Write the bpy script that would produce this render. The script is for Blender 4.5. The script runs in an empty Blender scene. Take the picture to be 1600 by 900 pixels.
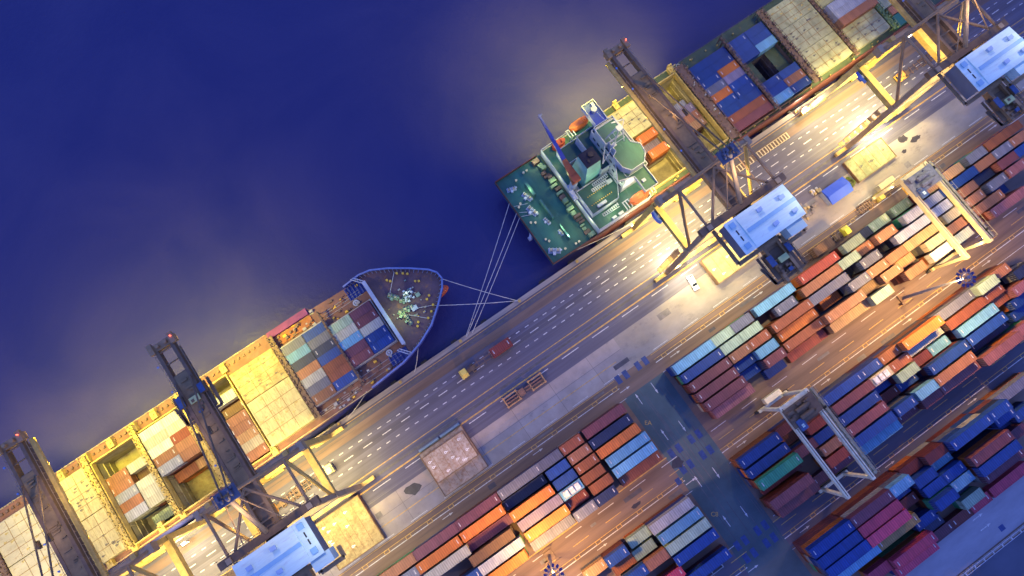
import bpy, math, random
from mathutils import Vector, Matrix
random.seed(11)
R = math.radians
S = bpy.context.scene
C = S.collection
# ------------------------------------------------------------------ camera, sky, exposure
# frame: x runs along the quay, v runs inland (y = -v), z up, quay level 0
cam_d = bpy.data.cameras.new('camera'); cam = bpy.data.objects.new('camera', cam_d); C.objects.link(cam)
cam_d.sensor_fit = 'HORIZONTAL'; cam_d.sensor_width = 36.0; cam_d.lens = 24.075
cam_d.clip_start = 1.0; cam_d.clip_end = 3000.0
rot = Matrix(((0.82267381, 0.55955107, -0.1005505), (-0.56843331, 0.80661596, -0.16203167), (-0.00955936, 0.19045547, 0.98164929)))
cam.matrix_world = Matrix.Translation((0, 0, 182.0)) @ rot.to_4x4()
S.camera = cam
w = bpy.data.worlds.new('World'); S.world = w; w.use_nodes = True
wn = w.node_tree; wn.nodes.clear()
wo = wn.nodes.new('ShaderNodeOutputWorld'); wb = wn.nodes.new('ShaderNodeBackground')
tc = wn.nodes.new('ShaderNodeTexCoord'); sx = wn.nodes.new('ShaderNodeSeparateXYZ'); cr = wn.nodes.new('ShaderNodeValToRGB')
wn.links.new(tc.outputs['Generated'], sx.inputs[0]); wn.links.new(sx.outputs['Z'], cr.inputs[0])
cr.color_ramp.elements[0].position = 0.0; cr.color_ramp.elements[0].color = (0.30, 0.38, 0.85, 1)
cr.color_ramp.elements[1].position = 0.45; cr.color_ramp.elements[1].color = (0.165, 0.28, 1.0, 1)
wn.links.new(cr.outputs[0], wb.inputs['Color']); wb.inputs['Strength'].default_value = 1.3
wn.links.new(wb.outputs[0], wo.inputs['Surface'])
S.view_settings.view_transform = 'Standard'; S.view_settings.look = 'None'
S.view_settings.exposure = 0.0; S.view_settings.gamma = 1.0
S.render.engine = 'CYCLES'; S.cycles.use_denoising = True
S.cycles.max_bounces = 4; S.cycles.diffuse_bounces = 2; S.cycles.glossy_bounces = 2; S.cycles.caustics_reflective = False
S.cycles.sample_clamp_indirect = 4.0
WARM = (1.0, 0.775, 0.25); SODIUM = (1.0, 0.55, 0.22); PALE = (1.0, 0.88, 0.6); GREENISH = (0.9, 1.0, 0.45)

def lamp(name, u, v, h, power, color=WARM, cone=150, size=0.5, parent=None, aim=None, blend=1.0, kind='SPOT'):
    d = bpy.data.lights.new(name, kind); d.energy = power; d.color = color; d.shadow_soft_size = size
    if kind == 'SPOT': d.spot_size = R(cone); d.spot_blend = blend
    o = bpy.data.objects.new(name, d); C.objects.link(o); o.location = (u, -v, h)
    if aim:
        t = Vector((aim[0], -aim[1], aim[2])) - Vector((u, -v, h)); o.rotation_euler = t.to_track_quat('-Z', 'Y').to_euler()
    return o

# ------------------------------------------------------------------ materials
def mat(name, col, rough=0.6, var=0.25, scale=0.6, metal=0.0, rust=0.0, rustcol=(0.22, 0.09, 0.03), stretch=(1, 1, 1), bump=0.0, bscale=8.0, emit=None, per=False, seam=None, spec=0.4):
    m = bpy.data.materials.get(name)
    if m: return m
    m = bpy.data.materials.new(name); m.use_nodes = True
    nt = m.node_tree; N = nt.nodes; L = nt.links; bs = N['Principled BSDF']
    bs.inputs['Roughness'].default_value = rough; bs.inputs['Metallic'].default_value = metal
    bs.inputs['Specular IOR Level'].default_value = spec
    tc = N.new('ShaderNodeTexCoord'); mp = N.new('ShaderNodeMapping'); mp.inputs['Scale'].default_value = stretch
    src = tc.outputs['Object']
    oi = N.new('ShaderNodeObjectInfo')
    if per:
        ad = N.new('ShaderNodeVectorMath'); ad.operation = 'MULTIPLY_ADD'; ad.inputs[1].default_value = (1, 1, 1)
        ml = N.new('ShaderNodeMath'); ml.operation = 'MULTIPLY'; ml.inputs[1].default_value = 137.0
        L.new(oi.outputs['Random'], ml.inputs[0]); L.new(src, ad.inputs[0]); L.new(ml.outputs[0], ad.inputs[2]); src = ad.outputs[0]
    L.new(src, mp.inputs[0])
    n1 = N.new('ShaderNodeTexNoise'); n1.inputs['Scale'].default_value = scale; n1.inputs['Detail'].default_value = 6; n1.inputs['Roughness'].default_value = 0.65
    L.new(mp.outputs[0], n1.inputs['Vector'])
    mr = N.new('ShaderNodeMapRange'); mr.inputs[1].default_value = 0.3; mr.inputs[2].default_value = 0.7
    mr.inputs[3].default_value = 1 - var; mr.inputs[4].default_value = 1 + var
    L.new(n1.outputs[0], mr.inputs[0])
    vm = N.new('ShaderNodeVectorMath'); vm.operation = 'SCALE'; vm.inputs[0].default_value = col
    fac = mr.outputs[0]
    if per:
        m2 = N.new('ShaderNodeMapRange'); m2.inputs[3].default_value = 0.78; m2.inputs[4].default_value = 1.18; L.new(oi.outputs['Random'], m2.inputs[0])
        mm = N.new('ShaderNodeMath'); mm.operation = 'MULTIPLY'; L.new(fac, mm.inputs[0]); L.new(m2.outputs[0], mm.inputs[1]); fac = mm.outputs[0]
    L.new(fac, vm.inputs['Scale']); out = vm.outputs[0]
    if rust > 0:
        n2 = N.new('ShaderNodeTexNoise'); n2.inputs['Scale'].default_value = scale * 2.7; n2.inputs['Detail'].default_value = 8; n2.inputs['Roughness'].default_value = 0.75
        L.new(mp.outputs[0], n2.inputs['Vector'])
        r2 = N.new('ShaderNodeMapRange'); r2.inputs[1].default_value = 0.62 - 0.22 * rust; r2.inputs[2].default_value = 0.74 - 0.1 * rust
        r2.inputs[4].default_value = 0.85
        L.new(n2.outputs[0], r2.inputs[0])
        mx = N.new('ShaderNodeMix'); mx.data_type = 'RGBA'; L.new(r2.outputs[0], mx.inputs['Factor']); L.new(out, mx.inputs['A']); mx.inputs['B'].default_value = (*rustcol, 1)
        out = mx.outputs['Result']
    if seam:
        br = N.new('ShaderNodeTexBrick'); br.offset = 0; br.inputs['Scale'].default_value = 1; br.inputs['Brick Width'].default_value = seam[0]; br.inputs['Row Height'].default_value = seam[1]
        br.inputs['Mortar Size'].default_value = 0.06; br.inputs['Color1'].default_value = (1, 1, 1, 1); br.inputs['Color2'].default_value = (0.86, 0.86, 0.88, 1); br.inputs['Mortar'].default_value = (0.55, 0.55, 0.55, 1)
        L.new(src, br.inputs['Vector'])
        mx = N.new('ShaderNodeMix'); mx.data_type = 'RGBA'; mx.blend_type = 'MULTIPLY'; mx.inputs['Factor'].default_value = 1.0
        L.new(out, mx.inputs['A']); L.new(br.outputs[0], mx.inputs['B']); out = mx.outputs['Result']
    L.new(out, bs.inputs['Base Color'])
    if bump > 0:
        n3 = N.new('ShaderNodeTexNoise'); n3.inputs['Scale'].default_value = bscale; n3.inputs['Detail'].default_value = 4; L.new(mp.outputs[0], n3.inputs['Vector'])
        bp = N.new('ShaderNodeBump'); bp.inputs['Strength'].default_value = bump; bp.inputs['Distance'].default_value = 0.1; L.new(n3.outputs[0], bp.inputs['Height']); L.new(bp.outputs[0], bs.inputs['Normal'])
    if emit: bs.inputs['Emission Color'].default_value = (*emit[:3], 1); bs.inputs['Emission Strength'].default_value = emit[3]
    return m

# ------------------------------------------------------------------ mesh builder (coordinates u, v, h)
class MB:
    def __init__(s): s.V = []; s.F = []; s.M = []
    def q(s, pts, m=0):
        i = len(s.V); s.V += [Vector((p[0], -p[1], p[2])) for p in pts]; s.F.append(tuple(range(i, i + len(pts)))); s.M.append(m); return s
    def hexa(s, b, t, m=0):
        n = len(b); i = len(s.V); s.V += [Vector((p[0], -p[1], p[2])) for p in list(b) + list(t)]
        s.F.append(tuple(range(i + n, i + 2 * n))); s.F.append(tuple(reversed(range(i, i + n)))); s.M += [m, m]
        for k in range(n):
            s.F.append((i + k, i + (k + 1) % n, i + n + (k + 1) % n, i + n + k)); s.M.append(m)
        return s
    def box(s, u0, u1, v0, v1, h0, h1, m=0):
        return s.hexa([(u0, v1, h0), (u1, v1, h0), (u1, v0, h0), (u0, v0, h0)], [(u0, v1, h1), (u1, v1, h1), (u1, v0, h1), (u0, v0, h1)], m)
    def prism(s, pts, h0, h1, m=0):
        return s.hexa([(p[0], p[1], h0) for p in pts], [(p[0], p[1], h1) for p in pts], m)
    def tube(s, p, q, r, m=0, n=8, r2=None):
        p = Vector(p); q = Vector(q); d = (q - p).normalized(); a = Vector((0, 0, 1)) if abs(d.z) < 0.9 else Vector((1, 0, 0))
        x = d.cross(a).normalized(); y = d.cross(x); r2 = r if r2 is None else r2
        o = math.pi / n if n == 4 else 0
        B = [p + (x * math.cos(o + 2 * math.pi * k / n) + y * math.sin(o + 2 * math.pi * k / n)) * r for k in range(n)]
        T = [q + (x * math.cos(o + 2 * math.pi * k / n) + y * math.sin(o + 2 * math.pi * k / n)) * r2 for k in range(n)]
        return s.hexa(B, T, m)
    def beam(s, p, q, wd, ht, m=0):
        p = Vector(p); q = Vector(q); d = (q - p).normalized(); a = Vector((0, 0, 1)) if abs(d.z) < 0.95 else Vector((1, 0, 0))
        x = d.cross(a).normalized() * wd / 2; y = x.normalized().cross(d) * ht / 2
        return s.hexa([p - x - y, p + x - y, p + x + y, p - x + y], [q - x - y, q + x - y, q + x + y, q - x + y], m)
    def line(s, pts, r, m=0, n=5):
        for a, b in zip(pts, pts[1:]): s.tube(a, b, r, m, n)
        return s
    def ring(s, u, v, h, ra, rb, t, m=0, n=20):
        for k in range(n):
            a = 2 * math.pi * k / n; b = 2 * math.pi * (k + 1) / n
            P = [(u + r * math.cos(x), v + r * math.sin(x)) for r, x in ((ra, a), (rb, a), (rb, b), (ra, b))]
            s.prism(P[::-1], h, h + t, m)
        return s
    def build(s, name, mats, parent=None, loc=(0, 0, 0), smooth=False, bevel=0.0):
        me = bpy.data.meshes.new(name); L = Vector((loc[0], -loc[1], loc[2]))
        me.from_pydata([p - L for p in s.V], [], s.F)
        if not isinstance(mats, (list, tuple)): mats = [mats]
        for m in mats: me.materials.append(m)
        for p, i in zip(me.polygons, s.M): p.material_index = i; p.use_smooth = smooth
        import bmesh
        bm = bmesh.new(); bm.from_mesh(me); bmesh.ops.recalc_face_normals(bm, faces=bm.faces); bm.to_mesh(me); bm.free()
        o = bpy.data.objects.new(name, me); C.objects.link(o)
        if parent: o.parent = parent
        else: o.location = L
        if bevel: b = o.modifiers.new('bevel', 'BEVEL'); b.width = bevel; b.segments = 2; b.limit_method = 'ANGLE'
        return o
def P3(p): return Vector((p[0], -p[1], p[2]))
def tag(o, label, cat, group=None, kind=None):
    if label: o['label'] = label
    if cat: o['category'] = cat
    if group: o['group'] = group
    if kind: o['kind'] = kind
    return o
def thing(name, label, cat, loc=(0, 0, 0), rz=0, group=None):
    o = bpy.data.objects.new(name, None); C.objects.link(o); o.empty_display_size = 0.5
    o.location = (loc[0], -loc[1], loc[2]); o.rotation_euler = (0, 0, rz); return tag(o, label, cat, group)
def struct(name, mb, m): o = mb.build(name, m); o['kind'] = 'structure'; return o
def dup(root, loc, label, group=None, rz=None):
    r = root.copy(); C.objects.link(r); r.location = (loc[0], -loc[1], loc[2]); r['label'] = label
    if rz is not None: r.rotation_euler = (0, 0, rz)
    if group: r['group'] = group
    def rec(a, b):
        for c in list(a.children):
            d = c.copy(); C.objects.link(d); d.parent = b; rec(c, d)
    rec(root, r); return r

# ------------------------------------------------------------------ ground, roads, water
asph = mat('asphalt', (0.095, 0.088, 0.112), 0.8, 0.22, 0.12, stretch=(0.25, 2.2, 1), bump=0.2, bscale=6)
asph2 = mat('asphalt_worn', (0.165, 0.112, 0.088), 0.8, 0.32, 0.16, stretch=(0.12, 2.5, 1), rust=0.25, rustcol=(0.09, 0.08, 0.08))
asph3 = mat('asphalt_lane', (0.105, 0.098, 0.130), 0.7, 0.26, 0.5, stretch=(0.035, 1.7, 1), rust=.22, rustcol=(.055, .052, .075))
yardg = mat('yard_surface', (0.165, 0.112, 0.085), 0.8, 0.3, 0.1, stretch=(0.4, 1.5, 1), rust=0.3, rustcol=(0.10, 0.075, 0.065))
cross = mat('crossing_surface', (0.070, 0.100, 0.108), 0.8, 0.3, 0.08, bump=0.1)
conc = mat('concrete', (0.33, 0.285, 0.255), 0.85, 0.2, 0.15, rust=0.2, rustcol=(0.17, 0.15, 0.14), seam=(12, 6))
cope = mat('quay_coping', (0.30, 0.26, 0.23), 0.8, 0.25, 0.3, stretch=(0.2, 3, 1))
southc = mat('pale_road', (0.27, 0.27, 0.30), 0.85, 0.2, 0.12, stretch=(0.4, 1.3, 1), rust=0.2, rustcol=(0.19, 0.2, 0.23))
white = mat('white_paint', (0.62, 0.60, 0.58), 0.6, 0.35, 2.0, rust=.8, rustcol=(.2, .19, .2))
wornwhite = mat('worn_white_paint', (0.55, 0.53, 0.5), 0.7, 0.4, 1.5)
yellow = mat('yellow_paint', (0.52, 0.31, 0.08), 0.6, 0.35, 1.2, rust=.4, rustcol=(.17, .13, .1))
bluep = mat('blue_paint', (0.03, 0.055, 0.17), 0.6, 0.35, 1.0, rust=.3, rustcol=(.07, .08, .1))
steel = mat('dark_steel', (0.10, 0.09, 0.085), 0.5, 0.3, 0.8)
black = mat('black_rubber', (0.03, 0.03, 0.03), 0.8, 0.3, 1.0)
U0, U1 = -230, 330
g = MB(); g.box(U0, U1, -26.4, 260, -8, 0); struct('ground', g, yardg)
def strip(name, v0, v1, m, z, u0=U0, u1=U1):
    g = MB(); g.q([(u0, v1, z), (u1, v1, z), (u1, v0, z), (u0, v0, z)]); return struct(name, g, m)
g = MB(); g.box(U0, U1, -26.6, -25.4, -3.2, 0.14); struct('quay_kerb', g, cope)
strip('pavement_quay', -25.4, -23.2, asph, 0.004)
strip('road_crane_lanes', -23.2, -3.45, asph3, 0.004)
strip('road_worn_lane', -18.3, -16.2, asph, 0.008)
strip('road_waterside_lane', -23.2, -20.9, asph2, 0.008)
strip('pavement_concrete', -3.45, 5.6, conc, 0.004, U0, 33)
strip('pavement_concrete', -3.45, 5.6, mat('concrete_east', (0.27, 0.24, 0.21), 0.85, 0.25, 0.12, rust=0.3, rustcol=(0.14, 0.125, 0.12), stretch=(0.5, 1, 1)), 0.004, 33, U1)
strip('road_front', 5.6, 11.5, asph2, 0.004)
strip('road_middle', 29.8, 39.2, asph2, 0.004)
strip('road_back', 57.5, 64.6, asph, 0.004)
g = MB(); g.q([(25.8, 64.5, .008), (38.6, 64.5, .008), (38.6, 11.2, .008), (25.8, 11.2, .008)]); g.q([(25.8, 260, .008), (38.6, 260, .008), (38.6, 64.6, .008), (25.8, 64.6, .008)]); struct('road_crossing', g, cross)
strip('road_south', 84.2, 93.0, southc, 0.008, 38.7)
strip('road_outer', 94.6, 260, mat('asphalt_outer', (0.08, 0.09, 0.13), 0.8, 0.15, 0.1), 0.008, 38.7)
g = MB(); g.box(38.7, U1, 93.3, 94.1, 0, 0.16); struct('kerb', g, conc)
g = MB()
for v in (-9.4, -24.0):
    g.box(U0, U1, v - 0.28, v + 0.28, 0.006, 0.016); 
struct('rail_track', g, steel)
# paint
W = MB(); Y = MB(); K = MB()
def mk(M, u0, u1, v0, v1, z=0.02): M.q([(u0, v1, z), (u1, v1, z), (u1, v0, z), (u0, v0, z)])
for k in range(-70, 100):
    u = k * 2.93 + 1.3
    mk(W, u - 0.6, u + 0.6, -19.33, -19.12); mk(W, u - 0.6, u + 0.6, -14.88, -14.67)
for k in range(-36, 52):
    u = k * 5.86 - 0.6; mk(W, u - 1.35, u + 1.35, -17.3, -17.08)
for k in range(-20, 30): u = k * 9.9 - 8.4; mk(W, u - 2.7, u + 2.7, -6.83, -6.62)
mk(Y, U0, U1, -11.15, -10.95); mk(Y, U0, U1, -7.95, -7.6); mk(Y, U0, U1, -24.95, -24.8)
mk(Y, U0, 30, 1.98, 2.16); 
for a, b in ((U0, 26.5), (38.5, U1)):
    for y in (7.25, 35.55, 61.1):
        mk(Y, a, b, y, y + 0.13); mk(W, a, b, y + 0.85, y + 1.05); mk(W, a, b, y + 4.0, y + 4.12)
        if y < 10: mk(Y, a, b, 5.78, 5.91)
        u = a + 3
        while u < b:
            for q in ((-.75, .75, .2, .35), (-.75, .75, 1.0, 1.15), (-.75, -.6, .35, 1.0), (.6, .75, .35, 1.0)):
                mk(Y, u + q[0], u + q[1], y + q[2] - 0.15, y + q[3] - 0.15, .025)
            u += 6.47
        u = a + 1
        while u < b:
            if y > 10: mk(W, u, u + 4.9, y - 5.05, y - 4.9)
            mk(W if y < 10 else Y, u + 0.3, u + 5.2, y - 2.2, y - 2.05); u += 10.1
        u = a + 4
        while u < b:
            mk(W, u, u + 2.3, y + 1.92, y + 2.08); W.q([(u + 2.2, y + 2.3, .020), (u + 3.2, y + 2.0, .020), (u + 2.2, y + 1.7, .020)]); u += 28.0
for u, vs in ((29.1, (12.6, 23.7, 37.9, 49.7)), (34.2, (11.7, 23.6, 37.9, 49.5))):
    for v in vs:
        mk(W, u - .09, u + .09, v, v + 2.3)
        s = 1 if u > 30 else -1
        e = v + 2.2 if u > 30 else v + .1
        W.q([(u - .3, e, .025), (u + .3, e, .025), (u, e + s * 1.1, .025)])
for v in (6.2, 29.2, 34.05, 56.65, 60.25):
    for u in (36.5, 34.1, 30.1, 27.7): mk(K, u - .7, u + .7, v - 1.15, v + 1.15, .029)
mk(K, 24.3, 25.6, 34.9, 36.6, .029); mk(K, 88.2, 90.2, 82.4, 84.4, .029); mk(K, 84.3, 85.8, 90.2, 91.6, .029)
for v in (85.5, 88.45):
    for u in (52, 80.2, 110, 140): mk(W, u, u + 2.3, v - .1, v + .1); W.q([(u + 2.2, v + .35, .020), (u + 3.3, v, .020), (u + 2.2, v - .35, .020)])
mk(Y, U0, 26, 29.15, 29.4); mk(Y, 38.5, U1, 57.2, 57.35)
struct('road_markings_white', W, white); struct('road_markings_yellow', Y, yellow); struct('road_markings_blue', K, bluep)
def painted(txt, u, v, size, rz, name='road_lettering'):
    c = bpy.data.curves.new('t', 'FONT'); c.body = txt; c.size = size; c.align_x = 'CENTER'; c.align_y = 'CENTER'
    o = bpy.data.objects.new('t', c); C.objects.link(o); bpy.context.view_layer.update()
    me = bpy.data.meshes.new_from_object(o); bpy.data.objects.remove(o)
    me.materials.clear(); me.materials.append(yellow)
    n = bpy.data.objects.new(name, me); C.objects.link(n); n.location = (u, -v, .029); n.rotation_euler = (0, 0, rz); n['kind'] = 'structure'
painted('C8', 27.6, 47.4, 1.6, R(-35)); painted('EA', 27.4, 19.6, 1.6, R(-35))
# repaired patches and tyre streaks
rp = random.Random(77); PM = [MB(), MB(), MB()]
for iu in range(-12, 22):
    for (va, vb) in ((-2.9, 1.7), (2.4, 5.4), (-6.4, -3.7), (6.2, 7.0), (8.6, 11.0), (31.0, 33.1), (36.8, 39.0), (62.2, 64.3)):
        if rp.random() < .24 and not (vb > 60 and iu < 4):
            a = iu * 9 + rp.uniform(0, 3); b = a + rp.uniform(1.5, 5.5); c = va + rp.uniform(0, (vb - va) * .4); d = c + rp.uniform(.3, .6) * (vb - va)
            if vb > 5.5 and a < 38.8 and b > 25.5: continue
            PM[rp.randrange(3)].q([(a, d, .0125), (b, d, .0125), (b, c, .0125), (a, c, .0125)])
for k in range(150):
    v = -23.0 + k * .125
    if rp.random() < .5: a = rp.uniform(-130, 150); b = a + rp.uniform(12, 60); PM[rp.randrange(3)].q([(a, v + .05 + rp.uniform(0, .05), .0125), (b, v + .05 + rp.uniform(0, .05), .0125), (b, v, .0125), (a, v, .0125)])
for k in range(40):
    u = 26.3 + k * .3
    if rp.random() < .5: a = rp.uniform(11, 50); b = a + rp.uniform(6, 30); PM[rp.randrange(2)].q([(u, b, .0125), (u + .14, b, .0125), (u + .12, a, .0125), (u - .02, a, .0125)])
for M_, c_ in zip(PM, ((.078, .072, .086), (.115, .104, .112), (.165, .15, .145))): struct('pavement_patch', M_, mat('patch_%d' % int(c_[0] * 1000), c_, .8, .3, .5, rust=.5, rustcol=tuple(x * .6 + .04 for x in c_)))
# stains
g = MB()
for (u, v, a, b) in ((-32, -1.4, 2.2, 1.6), (12.6, 34.3, 1.5, .5), (27.5, 32, 1.8, 1.4), (133, -2.5, 1.6, 1.1), (136, -.6, 1.9, .8), (131, .5, .9, .5)):
    n = 14; g.q([(u + a * math.cos(6.283 * k / n) * random.uniform(.7, 1.2), v + b * math.sin(6.283 * k / n) * random.uniform(.7, 1.2), .033) for k in range(n)])
struct('road_stain', g, mat('oil_stain', (0.04, 0.035, 0.04), 0.5, 0.3, 1))

# water
wm = bpy.data.materials.new('harbour_water'); wm.use_nodes = True
nt = wm.node_tree; bs = nt.nodes['Principled BSDF']; bs.inputs['Base Color'].default_value = (0.058, 0.048, 0.058, 1); bs.inputs['Roughness'].default_value = 0.28; bs.inputs['Specular IOR Level'].default_value = 0.5; bs.inputs['IOR'].default_value = 1.4
tcw = nt.nodes.new('ShaderNodeTexCoord'); n1 = nt.nodes.new('ShaderNodeTexNoise'); n1.inputs['Scale'].default_value = 0.45; n1.inputs['Detail'].default_value = 8; n1.inputs['Roughness'].default_value = 0.7
n0 = nt.nodes.new('ShaderNodeTexNoise'); n0.inputs['Scale'].default_value = 0.022; n0.inputs['Detail'].default_value = 7; n0.inputs['Roughness'].default_value = 0.6; n0.inputs['Distortion'].default_value = 0.6
mrw = nt.nodes.new('ShaderNodeMix'); mrw.data_type = 'RGBA'; mrw.inputs['A'].default_value = (0.015, 0.017, 0.108, 1); mrw.inputs['B'].default_value = (0.034, 0.031, 0.122, 1)
nt.links.new(tcw.outputs['Object'], n0.inputs['Vector']); mw = nt.nodes.new('ShaderNodeMapRange'); mw.inputs[1].default_value = .32; mw.inputs[2].default_value = .68; nt.links.new(n0.outputs[0], mw.inputs[0]); nt.links.new(mw.outputs[0], mrw.inputs['Factor']); nt.links.new(mrw.outputs['Result'], bs.inputs['Base Color'])
bw = nt.nodes.new('ShaderNodeBump'); bw.inputs['Strength'].default_value = 0.45; bw.inputs['Distance'].default_value = 0.4
nt.links.new(tcw.outputs['Object'], n1.inputs['Vector']); nt.links.new(n1.outputs[0], bw.inputs['Height']); nt.links.new(bw.outputs[0], bs.inputs['Normal'])
g = MB(); g.q([(-1400, -26.5, -2.6), (1400, -26.5, -2.6), (1400, -1600, -2.6), (-1400, -1600, -2.6)]); struct('water', g, wm)

# quay furniture
fm = MB(); fm.box(-.9, .9, -.55, 0, -2.4, 0.0); fm.box(-.7, .7, -.75, -.55, -2.2, -.2)
f0 = fm.build('quay_fender', black); f0.location = (-60, 26.6, 0)
tag(f0, 'black rubber fender on the quay wall under the kerb', 'fender', 'rubber fenders along the quay wall')
for k in range(1, 24):
    o = f0.copy(); C.objects.link(o); o.location = (-60 + 9.6 * k, 26.6, 0)
bo = MB(); bo.tube((0, 0, 0), (0, 0, .55), .28, n=12); bo.tube((0, 0, .55), (0, 0, .75), .42, n=12)
b0 = bo.build('mooring_bollard', mat('bollard_yellow', (.5, .33, .08), .6)); b0.location = (-58, 25.9, .14)
tag(b0, 'small iron mooring bollard on the quay kerb', 'bollard', 'mooring bollards along the quay kerb')
for k in range(1, 14):
    o = b0.copy(); C.objects.link(o); o.location = (-58 + 19.05 * k, 25.9, .14)

# ------------------------------------------------------------------ containers
COL = dict(sky=(.20, .50, .72), blue=(.015, .075, .34), navy=(.03, .045, .12), slate=(.19, .20, .27), wine=(.27, .08, .085), plum=(.19, .06, .09),
    maroon=(.22, .045, .04), rust=(.38, .11, .045), red=(.40, .07, .04), brick=(.38, .12, .035), salmon=(.46, .19, .09), orange=(.80, .22, .03), tan=(.60, .33, .14),
    brown=(.25, .13, .06), lilac=(.34, .27, .38), periwinkle=(.48, .50, .60), mist=(.44, .60, .42), sage=(.40, .50, .33), grey=(.50, .49, .44), white=(.78, .76, .60),
    cream=(.66, .55, .34), teal=(.08, .50, .24), magenta=(.75, .08, .15), rose=(.42, .15, .15), ochre=(.50, .32, .10))
WORD = dict(sky='light blue', blue='deep blue', navy='navy blue', slate='slate blue', wine='wine red', plum='dark plum', maroon='maroon', rust='rust red', red='bright red', brick='brick red',
    salmon='salmon', orange='vivid orange', tan='tan', brown='brown', lilac='lilac grey', periwinkle='pale periwinkle', mist='pale blue-grey', sage='pale green', grey='light grey', white='white',
    cream='cream', teal='teal', magenta='magenta', rose='dusty rose', ochre='ochre')
def cmat(c): return ribs(mat('container_' + c, tuple(x * .62 + sum(COL[c]) * .008 for x in COL[c]), 0.55, 0.24, 0.7, rust=0.34, rustcol=tuple(x * .4 + .03 for x in COL[c]), stretch=(1.6, .35, 1), per=True, bump=.1, bscale=3))
def ribs(m):
    if m.get('ribbed'): return m
    m['ribbed'] = 1; N = m.node_tree.nodes; L = m.node_tree.links; bs = N['Principled BSDF']; src = bs.inputs['Base Color'].links[0].from_socket
    t = N.new('ShaderNodeTexCoord'); w = N.new('ShaderNodeTexWave'); w.wave_type = 'BANDS'; w.bands_direction = 'X'; w.inputs['Scale'].default_value = .55; w.inputs['Distortion'].default_value = .4
    w2 = N.new('ShaderNodeTexNoise'); w2.inputs['Scale'].default_value = .9; w2.inputs['Detail'].default_value = 3
    L.new(t.outputs['Object'], w.inputs['Vector']); L.new(t.outputs['Object'], w2.inputs['Vector'])
    a = N.new('ShaderNodeMath'); a.operation = 'MULTIPLY'; L.new(w.outputs['Fac'], a.inputs[0]); L.new(w2.outputs[0], a.inputs[1])
    r_ = N.new('ShaderNodeMapRange'); r_.inputs[1].default_value = .05; r_.inputs[2].default_value = .5; r_.inputs[3].default_value = .80; r_.inputs[4].default_value = 1.10; L.new(a.outputs[0], r_.inputs[0])
    v = N.new('ShaderNodeVectorMath'); v.operation = 'SCALE'; L.new(src, v.inputs[0]); L.new(r_.outputs[0], v.inputs['Scale']); L.new(v.outputs[0], bs.inputs['Base Color']); return m
LEN = {4: 12.19, 2: 6.06}
def container_mb(n, h0=0.0, cu=0.0, cv=0.0, M=None, m=0, plain=False):
    L = LEN[n] / 2; wv = 1.22; M = M or MB()
    a, b, c, d = cu - L, cu + L, cv - wv, cv + wv
    if plain: return M.box(a, b, c, d, h0, h0 + 2.59, m)
    # corrugated side walls and roof as one folded skin
    st = max(8, int(LEN[n] / 0.55)); du = (2 * L - .3) / st
    M.box(a + .1, b - .1, c + .07, d - .07, h0 + .12, h0 + 2.5, m)
    for k in range(st):
        u = a + .15 + k * du
        M.box(u + du * .18, u + du * .62, c + .03, d - .03, h0 + .16, h0 + 2.535, m)
    for v0, v1 in ((c, c + .14), (d - .14, d)):
        M.box(a, b, v0, v1, h0, h0 + .15, m); M.box(a, b, v0, v1, h0 + 2.46, h0 + 2.575, m)
        for u0, u1 in ((a, a + .16), (b - .16, b)): M.box(u0, u1, v0, v1, h0 + .15, h0 + 2.46, m)
    for u0, u1 in ((a, a + .14), (b - .14, b)): M.box(u0, u1, c + .14, d - .14, h0, h0 + .15, m); M.box(u0, u1, c + .14, d - .14, h0 + 2.46, h0 + 2.575, m)
    for u0, u1 in ((a - .01, a + .17), (b - .17, b + .01)):
        for v0, v1 in ((c - .01, c + .16), (d - .16, d + .01)): M.box(u0, u1, v0, v1, h0 + 2.45, h0 + 2.595, m)
    return M
castm = mat('door_hardware', (.35, .35, .34), .5, .2, 2)
TEM = {}
def box_template(n):
    if n in TEM: return TEM[n]
    a = container_mb(n); L = LEN[n] / 2
    body = a.build('shipping_container', cmat('blue')).data
    dm = MB()
    for s in (-1, 1):
        dm.box(-L - .035, -L + .0, s * .6 - .52, s * .6 + .52, .2, 2.42)
        for k in (.25, .8): dm.tube((-L - .07, s * k, .2), (-L - .07, s * k, 2.42), .025, 1, 5)
    door = dm.build('door', [cmat('blue'), castm]).data
    rm = MB(); rm.box(-.10, .10, -.55, .45, 2.575, 2.583)
    mk_ = rm.build('roof_marking', white).data
    for d_ in (body, door, mk_):
        for o in list(C.objects):
            if o.data == d_: bpy.data.objects.remove(o)
    TEM[n] = (body, door, mk_); return TEM[n]
MESHC = {}
def colored(me, c, key):
    k = (key, c)
    if k not in MESHC:
        m2 = me.copy(); m2.materials[0] = cmat(c); MESHC[k] = m2
    return MESHC[k]
def container(u, v, h, n, c, label, group):
    body, door, mk_ = box_template(n)
    o = bpy.data.objects.new('shipping_container', colored(body, c, ('b', n))); C.objects.link(o)
    o.location = (u, -v, h); tag(o, label, 'container', group)
    d = bpy.data.objects.new('door', colored(door, c, ('d', n))); C.objects.link(d); d.parent = o
    if random.random() < .55 and c not in ('white', 'mist', 'grey', 'cream'):
        for s_ in (-1, 1):
            d = bpy.data.objects.new('roof_marking', mk_); C.objects.link(d); d.parent = o; d.location.x = s_ * (LEN[n] / 2 - .75)
    return o
ORD = ['first', 'second', 'third', 'fourth', 'fifth', 'sixth', 'seventh', 'eighth', 'ninth', 'tenth', 'eleventh', 'twelfth', 'thirteenth', 'fourteenth', 'fifteenth', 'sixteenth']
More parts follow.
